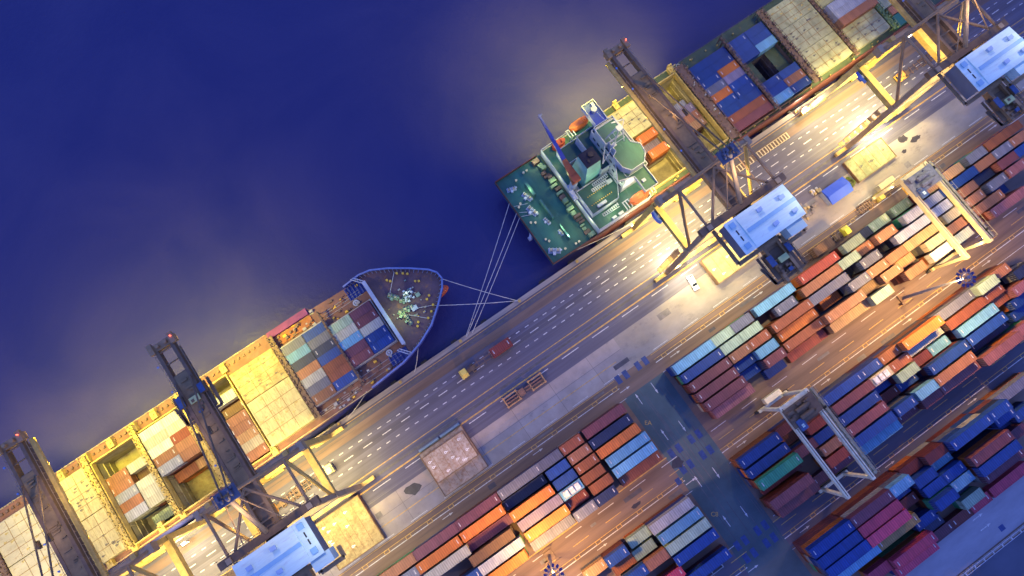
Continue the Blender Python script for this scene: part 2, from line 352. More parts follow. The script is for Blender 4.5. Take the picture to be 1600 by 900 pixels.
YARD = """A0 -45.2 12.25 4 3 salmon
A0 -32.9 12.25 4 3 plum
A0 -20.6 12.25 4 3 plum
A0 -8.1 12.25 4 3 slate
A0 1.1 12.25 2 3 slate
A0 7.5 12.25 2 3 rust
A0 17.6 12.25 4 3 wine
A1 -43.1 15.2 2 3 slate
A1 -33.9 15.2 4 3 orange
A1 -21.2 15.2 4 3 orange
A1 -8.7 15.2 4 2 navy
A1 1.2 15.2 2 3 blue
A1 7.8 15.2 2 3 salmon
A1 17.4 15.2 4 3 navy
A2 -33.4 18.15 4 3 grey
A2 -21.1 18.15 4 2 plum
A2 -8.6 18.15 4 3 orange
A2 1.3 18.15 2 3 blue
A2 7.9 18.15 2 3 brick
A2 17.6 18.15 4 3 orange
A3 -22.4 21.1 4 3 brown
A3 -8.2 21.1 4 3 lilac
A3 1.2 21.1 2 3 sky
A3 7.7 21.1 2 3 brick
A3 18.3 21.1 4 3 sky
A4 -30.9 24.05 2 3 blue
A4 -21.7 24.05 4 3 periwinkle
A4 -8.2 24.05 4 3 orange
A4 1.0 24.05 2 2 maroon
A4 8.0 24.05 2 3 brick
A4 18.2 24.05 4 3 sky
A5 -22.6 27.0 4 3 orange
A5 -8.5 27.0 4 2 slate
A5 1.1 27.0 2 3 slate
A5 7.3 27.0 2 3 navy
A5 18.4 27.0 4 2 rust
B0 45.7 12.25 4 3 sky
B0 54.9 12.25 2 3 mist
B0 61.1 12.25 2 3 slate
B0 71.7 12.25 4 3 sky
B0 86.4 12.25 4 3 red
B0 98.0 12.25 2 3 sage
B0 104.1 12.25 2 1 navy
B0 110.3 12.25 2 1 sage
B0 118.1 12.25 2 1 sage
B0 124.3 12.25 2 3 tan
B0 132.4 12.25 2 3 tan
B0 140.6 12.25 2 3 slate
B0 150.3 12.25 4 3 brick
B1 46.1 15.2 4 3 blue
B1 55.4 15.2 2 3 mist
B1 61.6 15.2 2 3 mist
B1 73.1 15.2 2 3 slate
B1 84.9 15.2 4 3 salmon
B1 94.2 15.2 2 3 mist
B1 100.3 15.2 2 2 salmon
B1 106.6 15.2 2 3 salmon
B1 116.1 15.2 2 3 periwinkle
B1 122.5 15.2 2 3 periwinkle
B1 131.8 15.2 4 3 blue
B1 141.0 15.2 2 3 salmon
B1 147.2 15.2 2 3 slate
B1 153.4 15.2 2 3 salmon
B2 46.4 18.15 4 3 wine
B2 55.9 18.15 2 3 salmon
B2 62.1 18.15 2 3 rust
B2 72.8 18.15 4 3 rust
B2 85.1 18.15 4 3 slate
B2 98.9 18.15 2 3 slate
B2 113.8 18.15 4 3 periwinkle
B2 123.0 18.15 2 3 periwinkle
B2 132.1 18.15 2 3 salmon
B2 140.2 18.15 2 2 navy
B2 146.4 18.15 2 3 wine
B2 152.5 18.15 2 3 blue
B3 46.3 21.1 4 3 wine
B3 56.0 21.1 2 2 blue
B3 62.2 21.1 2 3 sky
B3 73.5 21.1 4 2 orange
B3 85.8 21.1 2 1 orange
B3 92.6 21.1 2 3 slate
B3 98.8 21.1 2 3 salmon
B3 105.1 21.1 2 3 salmon
B3 114.3 21.1 4 3 tan
B3 124.7 21.1 2 3 cream
B3 132.0 21.1 2 3 salmon
B3 140.0 21.1 2 3 slate
B3 147.0 21.1 2 3 rose
B4 46.7 24.05 4 3 wine
B4 56.3 24.05 2 1 blue
B4 62.5 24.05 2 3 wine
B4 73.2 24.05 4 2 rust
B4 85.5 24.05 4 3 salmon
B4 94.8 24.05 2 2 brown
B4 100.9 24.05 2 3 salmon
B4 107.1 24.05 2 2 tan
B4 116.0 24.05 2 3 cream
B4 122.7 24.05 2 3 salmon
B4 133.0 24.05 4 3 salmon
B4 142.2 24.05 2 1 blue
B5 47.8 27.0 4 2 rose
B5 62.5 27.0 2 1 blue
B5 73.1 27.0 4 1 red
B5 86.1 27.0 4 2 tan
B5 95.3 27.0 2 3 mist
B5 106.6 27.0 2 3 salmon
B5 115.1 27.0 2 3 white
B5 122.5 27.0 2 3 white
B5 128.6 27.0 2 2 plum
B5 139.1 27.0 4 3 rose
C0 -5.0 39.85 2 2 tan
C0 1.2 39.85 2 3 blue
C0 8.3 39.85 2 2 mist
C0 17.6 39.85 4 3 grey
C1 1.5 42.88 2 2 brick
C1 7.7 42.88 2 2 mist
C1 18.0 42.88 4 3 sky
C2 2.5 45.91 2 3 blue
C2 8.7 45.91 2 3 salmon
C2 18.1 45.91 4 3 mist
C3 18.2 48.94 4 3 blue
C4 9.6 51.97 2 2 magenta
C5 18.3 55.0 4 2 blue
D0 45.1 39.85 4 3 blue
D0 54.7 39.85 2 2 maroon
D0 60.8 39.85 2 1 plum
D0 71.3 39.85 4 3 blue
D0 80.5 39.85 2 3 blue
D0 86.7 39.85 2 3 brick
D0 95.9 39.85 4 4 orange
D0 108.3 39.85 4 3 slate
D0 117.5 39.85 2 4 mist
D0 123.8 39.85 2 3 salmon
D1 45.2 42.88 4 3 blue
D1 54.5 42.88 2 1 brick
D1 60.7 42.88 2 3 red
D1 72.3 42.88 4 3 wine
D1 81.5 42.88 2 3 cream
D1 87.7 42.88 2 3 rust
D1 97.1 42.88 4 2 grey
D1 109.6 42.88 4 3 rust
D1 118.8 42.88 2 3 rust
D1 129.6 42.88 2 3 navy
D2 45.2 45.91 4 4 teal
D2 54.6 45.91 2 3 wine
D2 60.8 45.91 2 3 blue
D2 71.8 45.91 4 3 blue
D2 81.5 45.91 2 1 blue
D2 87.6 45.91 2 3 mist
D2 93.7 45.91 2 2 maroon
D2 99.9 45.91 2 2 sky
D2 110.9 45.91 4 3 sky
D2 120.1 45.91 2 2 rust
D2 126.3 45.91 2 3 rose
D3 46.5 48.94 4 1 maroon
D3 60.3 48.94 2 3 salmon
D3 71.7 48.94 4 3 wine
D3 82.2 48.94 2 1 maroon
D3 88.3 48.94 2 1 blue
D3 98.6 48.94 4 3 blue
D3 111.3 48.94 4 3 blue
D3 125.5 48.94 2 2 blue
D4 45.3 51.97 4 3 wine
D4 59.7 51.97 2 3 red
D4 71.7 51.97 4 3 blue
D4 81.6 51.97 2 3 blue
D4 88.6 51.97 2 3 sky
D4 98.0 51.97 4 3 salmon
D4 113.6 51.97 4 1 navy
D4 124.9 51.97 2 1 blue
D5 46.2 55.0 4 2 wine
D5 55.4 55.0 2 1 wine
D5 61.5 55.0 2 1 plum
D5 72.7 55.0 4 2 sky
D5 83.1 55.0 2 1 plum
D5 89.6 55.0 2 2 wine
D5 98.9 55.0 4 2 rose
D5 111.3 55.0 4 3 rose
D5 120.5 55.0 2 2 rose
E0 45.5 65.05 4 4 blue
E0 57.9 65.05 4 4 plum
E0 67.1 65.05 2 4 sky
E0 73.8 65.05 2 2 maroon
E0 80.0 65.05 2 3 maroon
E0 89.4 65.05 4 4 blue
E0 98.7 65.05 2 4 blue
E0 107.9 65.05 4 2 slate
E1 45.5 67.9 4 4 blue
E1 58.1 67.9 4 4 magenta
E1 67.3 67.9 2 2 blue
E1 74.2 67.9 2 3 blue
E1 81.0 67.9 2 2 sky
E1 87.1 67.9 2 1 navy
E1 93.3 67.9 2 1 sky
E1 99.9 67.9 2 3 blue
E2 45.9 70.75 4 4 blue
E2 58.3 70.75 4 4 magenta
E2 67.5 70.75 2 2 maroon
E2 74.6 70.75 2 3 blue
E2 80.8 70.75 2 3 blue
E2 90.9 70.75 4 4 wine
E2 100.1 70.75 2 1 blue
E2 106.3 70.75 2 2 blue
E3 48.1 73.6 4 3 sky
E3 60.4 73.6 4 3 ochre
E3 73.9 73.6 2 4 blue
E3 81.0 73.6 2 3 sky
E3 90.9 73.6 4 4 blue
E3 101.1 73.6 2 2 plum
E4 68.6 76.45 2 2 blue
E4 74.7 76.45 2 1 blue
E4 80.9 76.45 2 1 navy
E4 91.9 76.45 4 3 plum
E5 51.7 79.3 2 2 magenta
E5 61.0 79.3 4 3 magenta
E5 70.2 79.3 2 1 navy
E5 81.6 79.3 2 2 mist
E6 61.0 82.15 4 2 magenta
E6 71.3 82.15 2 1 plum
E6 77.4 82.15 2 1 maroon
E6 83.6 82.15 2 1 magenta
E6 93.5 82.15 4 1 magenta"""
BLK = dict(A='left of crossing, yard block nearest the quay', B='right of crossing, yard block nearest the quay', C='left of crossing, yard block second from quay',
    D='right of crossing, yard block second from quay', E='right of crossing, yard block farthest from quay')
rows = {}
for l in YARD.split('\n'):
    b, u, v, n, t, c = l.split(); rows.setdefault(b, []).append((float(u), float(v), int(n), int(t), c))
UNDER = ['maroon', 'rust', 'blue', 'navy', 'brick', 'wine', 'slate', 'orange', 'teal', 'plum', 'grey', 'blue', 'maroon']
low = MB()
HC = 2.6
for b in sorted(rows):
    L = sorted(rows[b], reverse=b[0] in 'AC')
    for i, (u, v, n, t, c) in enumerate(L):
        if b[0] in 'BD' and n == 4 and random.random() < 0: pass
        wd = WORD[c] + (' long' if n == 4 else ' short')
        lab = f"{wd} container, {ORD[int(b[1])]} row, {ORD[i]} {BLK[b[0]]}"
        container(u, v, (t - 1) * HC + .02, n, c, lab, 'containers stacked in the yard')
        for k in range(t - 1):
            if n == 4 and random.random() < .25:
                for s in (-3.06, 3.06): container_mb(2, k * HC + .02, u + s, v, low, random.randrange(len(UNDER)))
            else: container_mb(n, k * HC + .02, u, v, low, random.randrange(len(UNDER)))
o = low.build('lower_containers', [cmat(c) for c in UNDER])
tag(o, 'lower tiers of containers under the top boxes of every yard stack', 'containers', kind='stuff')
# open-top load, rooftop freight pieces
def panel_load(u, v, h, label):
    t = thing('rooftop_crate', label, 'crate', (u, v, h))
    m = MB()
    for k in range(3): m.box(-2.3 + k * 1.6, -1.0 + k * 1.6, -.8, .8, 0, .25)
    m.build('panel', wornwhite, t)
    m = MB(); m.box(-2.6, 2.6, -.95, -.82, 0, .12); m.box(-2.6, 2.6, .82, .95, 0, .12); m.build('frame', castm, t)
panel_load(1.3, 21.1, 7.84, 'white panelled crate frame on the light blue container by the front block gap')
panel_load(81.3, 42.9, 7.84, 'white panelled crate frame on the cream container in the second block')
# trailer frames and flat racks beside the yard
def flat_rack(u, v, n, label, m):
    t = thing('flat_rack', label, 'flat rack', (u, v, 0), group='empty flat racks at the yard edge'); L = LEN[n] / 2
    f = MB()
    for s in (-1, 1): f.beam((-L, s * 1.05, .5), (L, s * 1.05, .5), .18, .35)
    for k in range(5): f.beam((-L + k * L / 2, -1.05, .5), (-L + k * L / 2, 1.05, .5), .18, .2)
    f.build('frame', m, t)
    for s in (-1, 1):
        f = MB(); f.box(s * L - .12, s * L + .12, -1.1, 1.1, 0, 1.0); f.build('end_post', m, t)
flat_rack(79.5, 82.3, 2, 'short flat rack with ochre side beams beside the pale container', yellow)
flat_rack(15.5, 57.3, 4, 'long grey flat rack lying past the last blue container of the left block', castm)
# ------------------------------------------------------------------ hatch covers parked on the quay
hatchm = mat('hatch_cover_paint', (.42, .35, .28), .7, .3, .45, rust=.95, rustcol=(.25, .12, .045))
hatchy = mat('hatch_cover_lamp_yellow', (.36, .28, .12), .8, .4, .4, rust=.75, rustcol=(.20, .12, .05))  # yellow lamp light is put into this base colour
hatchg = mat('hatch_cover_mossy', (.22, .235, .12), .8, .4, .4, rust=.6, rustcol=(.12, .14, .06))
hatchw = mat('hatch_cover_lamp_tint', (.50, .43, .19), .65, .22, .8, rust=.55, rustcol=(.27, .18, .06), stretch=(1.5, .3, 1))  # grey covers, tinted yellow in the base colour to look lamp-lit
sockm = mat('socket_white', (.75, .73, .68), .6)
def hatch_cover(name, u0, u1, v0, v1, h0, h1, m, label, group=None, nu=2, nv=1, socks=8, seed=1, cat='hatch cover'):
    rnd = random.Random(seed); cu = (u0 + u1) / 2; cv = (v0 + v1) / 2
    t = thing(name, label, cat, (cu, cv, h0), group=group); H = h1 - h0; a = (u1 - u0) / 2; b = (v1 - v0) / 2
    p = MB(); p.box(-a, a, -b, b, 0, H - .06)
    for i in range(nu):
        for j in range(nv):
            x0 = -a + 2 * a * i / nu; x1 = -a + 2 * a * (i + 1) / nu; y0 = -b + 2 * b * j / nv; y1 = -b + 2 * b * (j + 1) / nv
            p.box(x0 + .1, x1 - .1, y0 + .1, y1 - .1, H - .06, H)
    p.build('panel', m, t, bevel=.03)
    f = MB()
    for s in (-1, 1): f.box(-a - .12, a + .12, s * (b + .06) - .08, s * (b + .06) + .08, 0, H + .12); f.box(s * (a + .06) - .08, s * (a + .06) + .08, -b, b, 0, H + .12)
    f.build('rim', mat('rim_brown', (.20, .12, .06), .6, .4, .8, rust=.5), t)
    for k in range(socks):
        x = rnd.uniform(-a * .85, a * .85); y = rnd.uniform(-b * .85, b * .85); q = MB()
        q.ring(x, y, H, .16, .34, .06, 0, 8); q.box(x + .33, x + .7, y - .1, y + .1, H, H + .1)
        q.build('lashing_socket', sockm if m is not hatchg else steel, t)
    r = MB()
    for k in range(2 + nu):
        x = -a + 2 * a * (k + 1) / (3 + nu); r.box(x - .05, x + .05, -b * .9, b * .9, H, H + .035)
    r.build('weld_seam', mat('weld_rust', (.26, .16, .07), .8, .4, 1), t)
    return t
G = 'hatch covers set down on the quay'
hatch_cover('hatch_cover', -26, -13.0, -7.5, 4.9, .3, 1.2, mat('hatch_brown', (.36, .27, .2), .8, .4, .3, rust=.6), 'rusty lower hatch cover between crane lanes and front road', G, 2, 1, 3, 3)
hatch_cover('hatch_cover', -25.7, -13.5, -6.2, 1.1, 1.35, 2.4, hatchm, 'weathered grey-pink hatch cover lying on a rustier one', G, 2, 1, 10, 5)
hatch_cover('hatch_cover', -57.3, -44.2, -8.0, 4.6, .3, 2.2, hatchy, 'yellow-lit hatch cover beside the machinery house of the left crane', G, 2, 1, 8, 7)
hatch_cover('hatch_cover', 64.5, 77.8, -6.7, .8, .3, 2.4, mat('hatch_straw', (.34, .31, .15), .75, .25, .5, rust=.5, rustcol=(.25, .26, .1)), 'straw-coloured hatch cover under the middle crane beside the white car', G, 2, 1, 4, 9)
hatch_cover('hatch_cover', 114.3, 127.4, -6.4, .3, .2, 1.3, hatchg, 'mossy green hatch cover near the blue-roofed shed', G, 2, 1, 4, 11)
for u0, u1, v0, v1, lab in ((-26, -13, -7.5, 4.9, ''),):
    pass
# cylinders leaning on the middle hatch cover (two grey pipes)
for k, (u0, u1) in enumerate(((-25.6, -19.6), (-19.1, -13.2))):
    m = MB(); m.tube((u0, -8.2, .45), (u1, -8.2, .45), .45, 0, 12)
    tag(m.build('pipe_section', mat('pipe_grey_blue', (.20, .26, .30), .5, .2, 1), loc=((u0 + u1) / 2, -8.2, 0), smooth=False), ('left' if k == 0 else 'right') + ' of two grey pipes along the weathered hatch cover', 'pipe')

# ------------------------------------------------------------------ ship helpers
hull_b = mat('hull_blue', (.04, .05, .20), .45, .2, .4, rust=.25)
hull_r = mat('hull_red', (.13, .038, .026), .5, .25, .5, rust=.3, rustcol=(.12, .04, .029))
rustdeck = mat('deck_rust', (.20, .10, .075), .75, .35, .25, rust=.35, rustcol=(.30, .13, .05))
winedeck = mat('deck_oxide', (.12, .065, .075), .7, .3, .2, rust=.35, rustcol=(.30, .13, .05))
greendeck = mat('deck_green', (.022, .105, .085), .5, .35, .25, stretch=(1, .35, 1), rust=.12, rustcol=(.08, .2, .16))
greendark = mat('deck_dark_green', (.012, .065, .065), .6, .2, .4)
coaming = mat('coaming_lamp_tint', (.48, .36, .11), .6, .3, .6, rust=.4, rustcol=(.30, .17, .06))  # cream deepened with the yellow of the lamps, painted into the base
coaminggrey = mat('coaming_grey', (.38, .36, .33), .6, .25, .6, rust=.3)
holdm = mat('hold_paint', (.30, .27, .17), .7, .3, .4, rust=.35)
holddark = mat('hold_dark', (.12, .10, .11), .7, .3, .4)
brownst = mat('brown_structure', (.16, .10, .07), .6, .35, .8, rust=.3)
whites = mat('ship_white', (.40, .43, .48), .45, .18, .5, rust=.15)
skytintdeck = mat('deck_sky_tint', (.02, .05, .35), .5, .15, .5)  # green deck with the blue of the dusk sky put into its colour
orangeb = mat('lifeboat_orange', (.38, .09, .03), .4, .1, 1)
rope = mat('mooring_rope', (.55, .52, .46), .9)
yellowst = mat('safety_yellow', (.70, .42, .04), .5, .2, .8)
lamplit = mat('lamp_glass', (1, .9, .6), .3, 0, 1, emit=(1, .85, .5, 18))
lampcool = mat('lamp_glass_cool', (.9, 1, .8), .3, 0, 1, emit=(.9, 1, .7, 14))

def hull(parent, O, deck, water, h, m, mb=None, stripe=None):
    b = MB(); n = len(deck)
    for k in range(n):
        a, c = deck[k], deck[(k + 1) % n]; wa, wc = water[k], water[(k + 1) % n]
        b.q([(wa[0], wa[1], -4), (wc[0], wc[1], -4), (c[0], c[1], h), (a[0], a[1], h)], 0)
    return b.build('hull', m, parent, O)
def wall_along(pts, h0, h1, t=.18):
    b = MB()
    for a, c in zip(pts, pts[1:]): b.beam((a[0], a[1], (h0 + h1) / 2), (c[0], c[1], (h0 + h1) / 2), t, h1 - h0)
    return b
def railing(pts, h, step=1.2, r=.045, top=1.05):
    b = MB()
    for a, c in zip(pts, pts[1:]):
        L = math.dist(a, c); n = max(1, int(L / step))
        for k in range(n + 1):
            x = a[0] + (c[0] - a[0]) * k / n; y = a[1] + (c[1] - a[1]) * k / n; b.tube((x, y, h), (x, y, h + top), r, 0, 4)
        for z in (.55, top): b.tube((a[0], a[1], h + z), (c[0], c[1], h + z), r, 0, 4)
    return b
def well(parent, O, u0, u1, v0, v1, h0, h1, m):
    b = MB()
    b.q([(u0, v0, h0), (u1, v0, h0), (u1, v1, h0), (u0, v1, h0)])
    for p, q in (((u0, v0), (u1, v0)), ((u1, v0), (u1, v1)), ((u1, v1), (u0, v1)), ((u0, v1), (u0, v0))):
        b.q([(p[0], p[1], h0), (q[0], q[1], h0), (q[0], q[1], h1), (p[0], p[1], h1)])
    o = b.build('hold', m, parent, O)
    n = 5
    for u in (u0 + .12, u1 - .12):
        g = MB()
        for k in range(n + 1): v = v0 + .1 + (v1 - v0 - .2) * k / n; g.box(u - .1, u + .1, v - .09, v + .09, h0 + .01, h1 - .05)
        for h in (h0 + 2.6, h0 + 5.2): g.box(u - .12, u + .12, v0 + .02, v1 - .02, h - .15, h + .1)
        g.build('cell_guide', m, o, O)
    return o
def frame_rect(u0, u1, v0, v1, h0, h1, t=.4):
    b = MB(); b.box(u0 - t, u1 + t, v0 - t, v0, h0, h1); b.box(u0 - t, u1 + t, v1, v1 + t, h0, h1); b.box(u0 - t, u0, v0, v1, h0, h1); b.box(u1, u1 + t, v0, v1, h0, h1); return b
def lashing_bridge(parent, O, u0, u1, v0, v1, h0, h1, m, seed):
    rnd = random.Random(seed); b = MB()
    b.box(u0, u1, v0, v1, h1 - .15, h1)
    v = v0
    while v < v1:
        for u in (u0 + .12, u1 - .12):
            b.box(u - .08, u + .08, v - .08, v + .08, h0, h1 + .9)
            if rnd.random() < .6: b.box(u - .3, u + .3, v + .3, v + .8, h1, h1 + rnd.uniform(.2, .7))
        v += 1.26
    for u in (u0 + .05, u1 - .05): b.tube((u, v0, h1 + .95), (u, v1, h1 + .95), .05, 0, 4)
    o = b.build('lashing_bridge', m, parent, O)
    c = MB()
    for k in range(int((v1 - v0) / 1.9)):
        vv = v0 + .6 + k * 1.9 + rnd.uniform(-.4, .4); uu = rnd.uniform(u0 + .25, u1 - .25); c.box(uu - .2, uu + .2, vv - .18, vv + .18, h1, h1 + .4)
    c.build('lashing_gear', m, o, O); return o
def ship_hatch(parent, O, u0, u1, v0, v1, h0, h1, m, nu, nv, seed, socks=10):
    rnd = random.Random(seed); p = MB(); p.box(u0, u1, v0, v1, h0, h1 - .05)
    for i in range(nu):
        for j in range(nv):
            a = u0 + (u1 - u0) * i / nu; b = u0 + (u1 - u0) * (i + 1) / nu; c = v0 + (v1 - v0) * j / nv; d = v0 + (v1 - v0) * (j + 1) / nv
            p.box(a + .09, b - .09, c + .09, d - .09, h1 - .05, h1)
    o = p.build('hatch_cover', m, parent, O)
    sm_ = steel if rnd.random() < .5 else coaming
    for k in range(socks):
        x = rnd.uniform(u0 + .6, u1 - .6); y = rnd.uniform(v0 + .6, v1 - .6); q = MB(); q.ring(x, y, h1, .1, .26, .06, 0, 7); q.box(x + .25, x + .6, y - .08, y + .08, h1, h1 + .09); q.build('lashing_socket', sm_, o, O)
    r = MB()
    for k in range(1, 4): y = v0 + (v1 - v0) * k / 4; r.box(u0 + .3, u1 - .3, y - .06, y + .06, h1, h1 + .06)
    for k in range(1, 3): x = u0 + (u1 - u0) * k / 3; r.box(x - .05, x + .05, v0 + .3, v1 - .3, h1, h1 + .05)
    r.build('weld_seam', bpy.data.materials.get('weld_rust'), o, O); return o
def clamp_row(parent, O, us, v, h, m, name='hatch_cleat'):
    for u in us:
        b = MB(); b.box(u - .75, u + .75, v - 1.1, v + .9, h, h + 1.5); b.box(u - .3, u + .9, v - 1.6, v - 1.1, h, h + 1.9); b.tube((u, v - .2, h + 1.5), (u, v - .2, h + 1.9), .35, 0, 8)
        b.build(name, m, parent, O, bevel=.05)
def bollards(parent, O, pts, h, m, r=.26):
    for p in pts:
        b = MB(); b.tube((p[0], p[1], h), (p[0], p[1], h + .6), r, 0, 10); b.tube((p[0], p[1], h + .6), (p[0], p[1], h + .75), r * 1.25, 0, 10); b.build('bollard', m, parent, O)
def winch(parent, O, u, v, h, a, m, m2, s=1.0):
    def T(x, y): return (u + (x * math.cos(a) - y * math.sin(a)) * s, v + (x * math.sin(a) + y * math.cos(a)) * s)
    b = MB()
    for x in (-1.5, -.5, .5, 1.5): p = T(x, 0); q = T(x + .12, 0); b.tube((*p, h + .8 * s), (*q, h + .8 * s), .75 * s, 0, 14)
    for x0, x1 in ((-1.5, -.5), (.5, 1.5)): b.tube((*T(x0, 0), h + .8 * s), (*T(x1, 0), h + .8 * s), .45 * s, 1, 12)
    b.tube((*T(-.5, 0), h + .8 * s), (*T(.5, 0), h + .8 * s), .2 * s, 0, 8)
    b.tube((*T(1.62, 0), h + .8 * s), (*T(2.2, 0), h + .8 * s), .3 * s, 0, 10)
    P = [T(-1.8, -.7), T(1.9, -.7), T(1.9, .9), T(-1.8, .9)]; b.prism(P, h, h + .18, 0)
    P = [T(-.4, .5), T(.4, .5), T(.4, 1.5), T(-.4, 1.5)]; b.prism(P, h, h + 1.1 * s, 0)
    b.build('mooring_winch', [m, m2], parent, O)
SHIPL = []
def ship_box(u, v, top, n, c, lab, grp, tiers=1):
    container(u, v, top - 2.6, n, c, lab, grp)

# ------------------------------------------------------------------ left ship (bow towards the middle of the quay)
O = (-60, -41, 0)
s1 = thing('container_ship', 'blue-railed container ship with its rounded bow facing the stern of the other ship', 'ship', O)
bow = [(-13, -54.0), (-9.9, -53.4), (-5.8, -51.2), (-1.2, -48.0), (2.7, -44.9), (4.1, -43.0), (4.3, -40.9), (3.0, -38.9), (-.4, -35.7), (-4.6, -32.4), (-9.3, -30.2), (-13, -29.1)]
stb = [(-15.8, -28.4), (-25.6, -27.6), (-38.7, -27.3), (-150, -27.3)]
prt = [(-150, -55.1), (-41.2, -55.1), (-29.3, -55.1), (-28.4, -54.0), (-22.4, -53.8), (-18, -53.6)]
deck = bow + stb + prt
def wl(p):
    t = max(0, min(1, (p[0] + 34) / 38)); return (p[0] - 3.2 * t * t, -41.2 + (p[1] + 41.2) * (1 - .55 * t))
hull(s1, O, deck, [wl(p) for p in deck], 7.0, hull_b)
b = MB(); b.prism([p for p in bow], 6.9, 8.0); b.build('forecastle_deck', winedeck, s1, O)
m = MB()
m.prism([(-13, -54), (-13, -29.1), (-15.8, -28.4), (-25.6, -27.6), (-38.7, -27.3), (-54.5, -27.3), (-54.5, -55.1), (-29.3, -55.1), (-28.4, -54), (-18, -53.6)], 6.6, 7.0)
for a, c in ((-150, -92.8), (-80.8, -79.6), (-68.0, -66.2)): m.box(a, c, -55.1, -27.3, 6.6, 7.0)
for a, c in ((-92.8, -80.8), (-79.6, -68.0), (-66.2, -54.5)): m.box(a, c, -55.1, -51.3, 6.6, 7.0); m.box(a, c, -28.7, -27.3, 6.6, 7.0)
m.build('main_deck', rustdeck, s1, O)
for (a, c) in ((-92.8, -80.8), (-79.6, -68.0), (-66.2, -54.5)): well(s1, O, a, c, -51.3, -28.7, -1.0, 6.6 + .39, holdm)
for (a, c, d, e) in ((-92.8, -80.8, -51.3, -28.7), (-79.6, -68.0, -51.3, -28.7), (-66.2, -54.5, -51.3, -28.7), (-39.4, -27.0, -49.1, -31.8), (-26.7, -14.2, -46.8, -34.3)):
    frame_rect(a, c, d, e, 7.0, 8.9, .3).build('hatch_coaming', coaming if a < -50 else coaminggrey, s1, O)
bw = wall_along([prt[-1]] + bow + [stb[0], stb[1]], 7.0, 9.2, .2); o = bw.build('bulwark', mat('bulwark_blue', (.07, .08, .27), .5, .3, .8, rust=.1), s1, O)
r = MB()
full = [prt[-1]] + bow + [stb[0], stb[1]]
for a, c in zip(full, full[1:]):
    L = math.dist(a, c); n = max(1, int(L / 1.0))
    for k in range(n):
        x = a[0] + (c[0] - a[0]) * k / n; y = a[1] + (c[1] - a[1]) * k / n; dx = -8 - x; dy = -41 - y; dd = math.hypot(dx, dy)
        r.beam((x, y, 9.0), (x + dx / dd * .9, y + dy / dd * .9, 8.1), .09, .12)
    r.beam((a[0], a[1], 9.25), (c[0], c[1], 9.25), .42, .1)
r.build('bulwark_stay', mat('rail_pale_blue', (.16, .20, .40), .5, .2, 1), o, O)
# side ladders of ribs behind the breakwater on both sides
for vs, lab in (((-53.4, -49.9), 0), ((-32.0, -29.2), 1)):
    r = MB(); r.box(-18.5, -13.2, min(vs), max(vs), 7.0, 7.12)
    for k in range(6): r.box(-18.3 + k, -18.15 + k, min(vs), max(vs), 7.12, 7.7)
    r.build('side_platform', mat('platform_blue', (.05, .07, .25), .5, .2, 1), s1, O)
b = MB(); b.beam((-12.8, -51.4, 9.3), (-12.9, -32.0, 9.3), .5, 2.8); b.beam((-12.8, -51.4, 10.75), (-12.9, -32.0, 10.75), 1.0, .15); b.build('breakwater', whites, s1, O, bevel=.04)
for v0, v1 in ((-54.0, -51.6), (-31.8, -29.3)):
    b = MB(); b.beam((-14.6, v0, 9.6), (-12.6, v1 if v0 < -40 else v1, 9.6), .2, .25); b.beam((-15.3, v0, 9.6), (-13.4, v1, 9.6), .2, .25)
    for k in range(5): t = k / 4; b.beam((-14.6 + 2 * t, v0 + (v1 - v0) * t, 9.5), (-15.3 + 1.9 * t, v0 + (v1 - v0) * t, 9.5), .1, .1)
    for t in (0.05, .95): b.tube((-14.6 + 2 * t, v0 + (v1 - v0) * t, 7), (-14.6 + 2 * t, v0 + (v1 - v0) * t, 9.6), .1, 0, 5)
    b.build('gangway', whites, s1, O)
bb = MB()
for k in range(8):
    a = k / 8 * math.pi / 2; c = (k + 1) / 8 * math.pi / 2
    bb.tube((.5 + 4.3 * math.sin(a) ** 1, -40.9, -2.9), (.5 + 4.3 * math.sin(c) + .01, -40.9, -2.9), 1.7 * math.cos(a * .98), 0, 14, 1.7 * math.cos(c * .98))
bb.build('bulbous_bow', mat('antifouling', (.5, .10, .04), .5), s1, O, smooth=True)
gm = mat('winch_green', (.20, .27, .20), .5, .2, 1); gd = mat('rope_drum', (.35, .30, .22), .9)
for (u, v, a, s) in ((-8.7, -44.4, .9, .8), (-9.1, -39.0, 1.2, .8), (-5.6, -42.9, -.4, .7), (-7.2, -39.6, .2, .75), (-6.9, -42.0, .5, .7), (-8.7, -36.9, 1.5, .7)): winch(s1, O, u, v, 8.0, a, gm, gd, s)
r = MB(); rr = random.Random(3)
for k in range(14): x = -5.2 + rr.uniform(-1.4, 1.6); y = -42.2 + rr.uniform(-1.5, 1.4); r.box(x - .3, x + .3, y - .2, y + .2, 8, 8 + rr.uniform(.4, 2.0))
r.tube((-5.2, -42.2, 8), (-5.2, -42.2, 13), .22, 0, 8); r.beam((-6.2, -42.2, 12), (-4.2, -42.2, 12), .15, .15); r.build('foremast', whites, s1, O)
for k in range(26):
    x = rr.uniform(-11.5, -3); y = -41.3 + rr.uniform(-5, 5); a = rr.uniform(.12, .45); r = MB(); r.box(x - a, x + a, y - a * .6, y + a * .6, 8, 8 + rr.uniform(.2, 1.0)); r.build('deck_fitting', rr.choice([gm, gd, coaminggrey, yellowst, brownst]), s1, O)
r = MB(); r.box(-6.6, -5.0, -39.2, -38.0, 8, 8.7); r.build('deck_hatch', whites, s1, O)
r = MB(); r.box(-3.8, -2.6, -41.5, -40.5, 8, 8.9); r.build('vent_box', gm, s1, O)
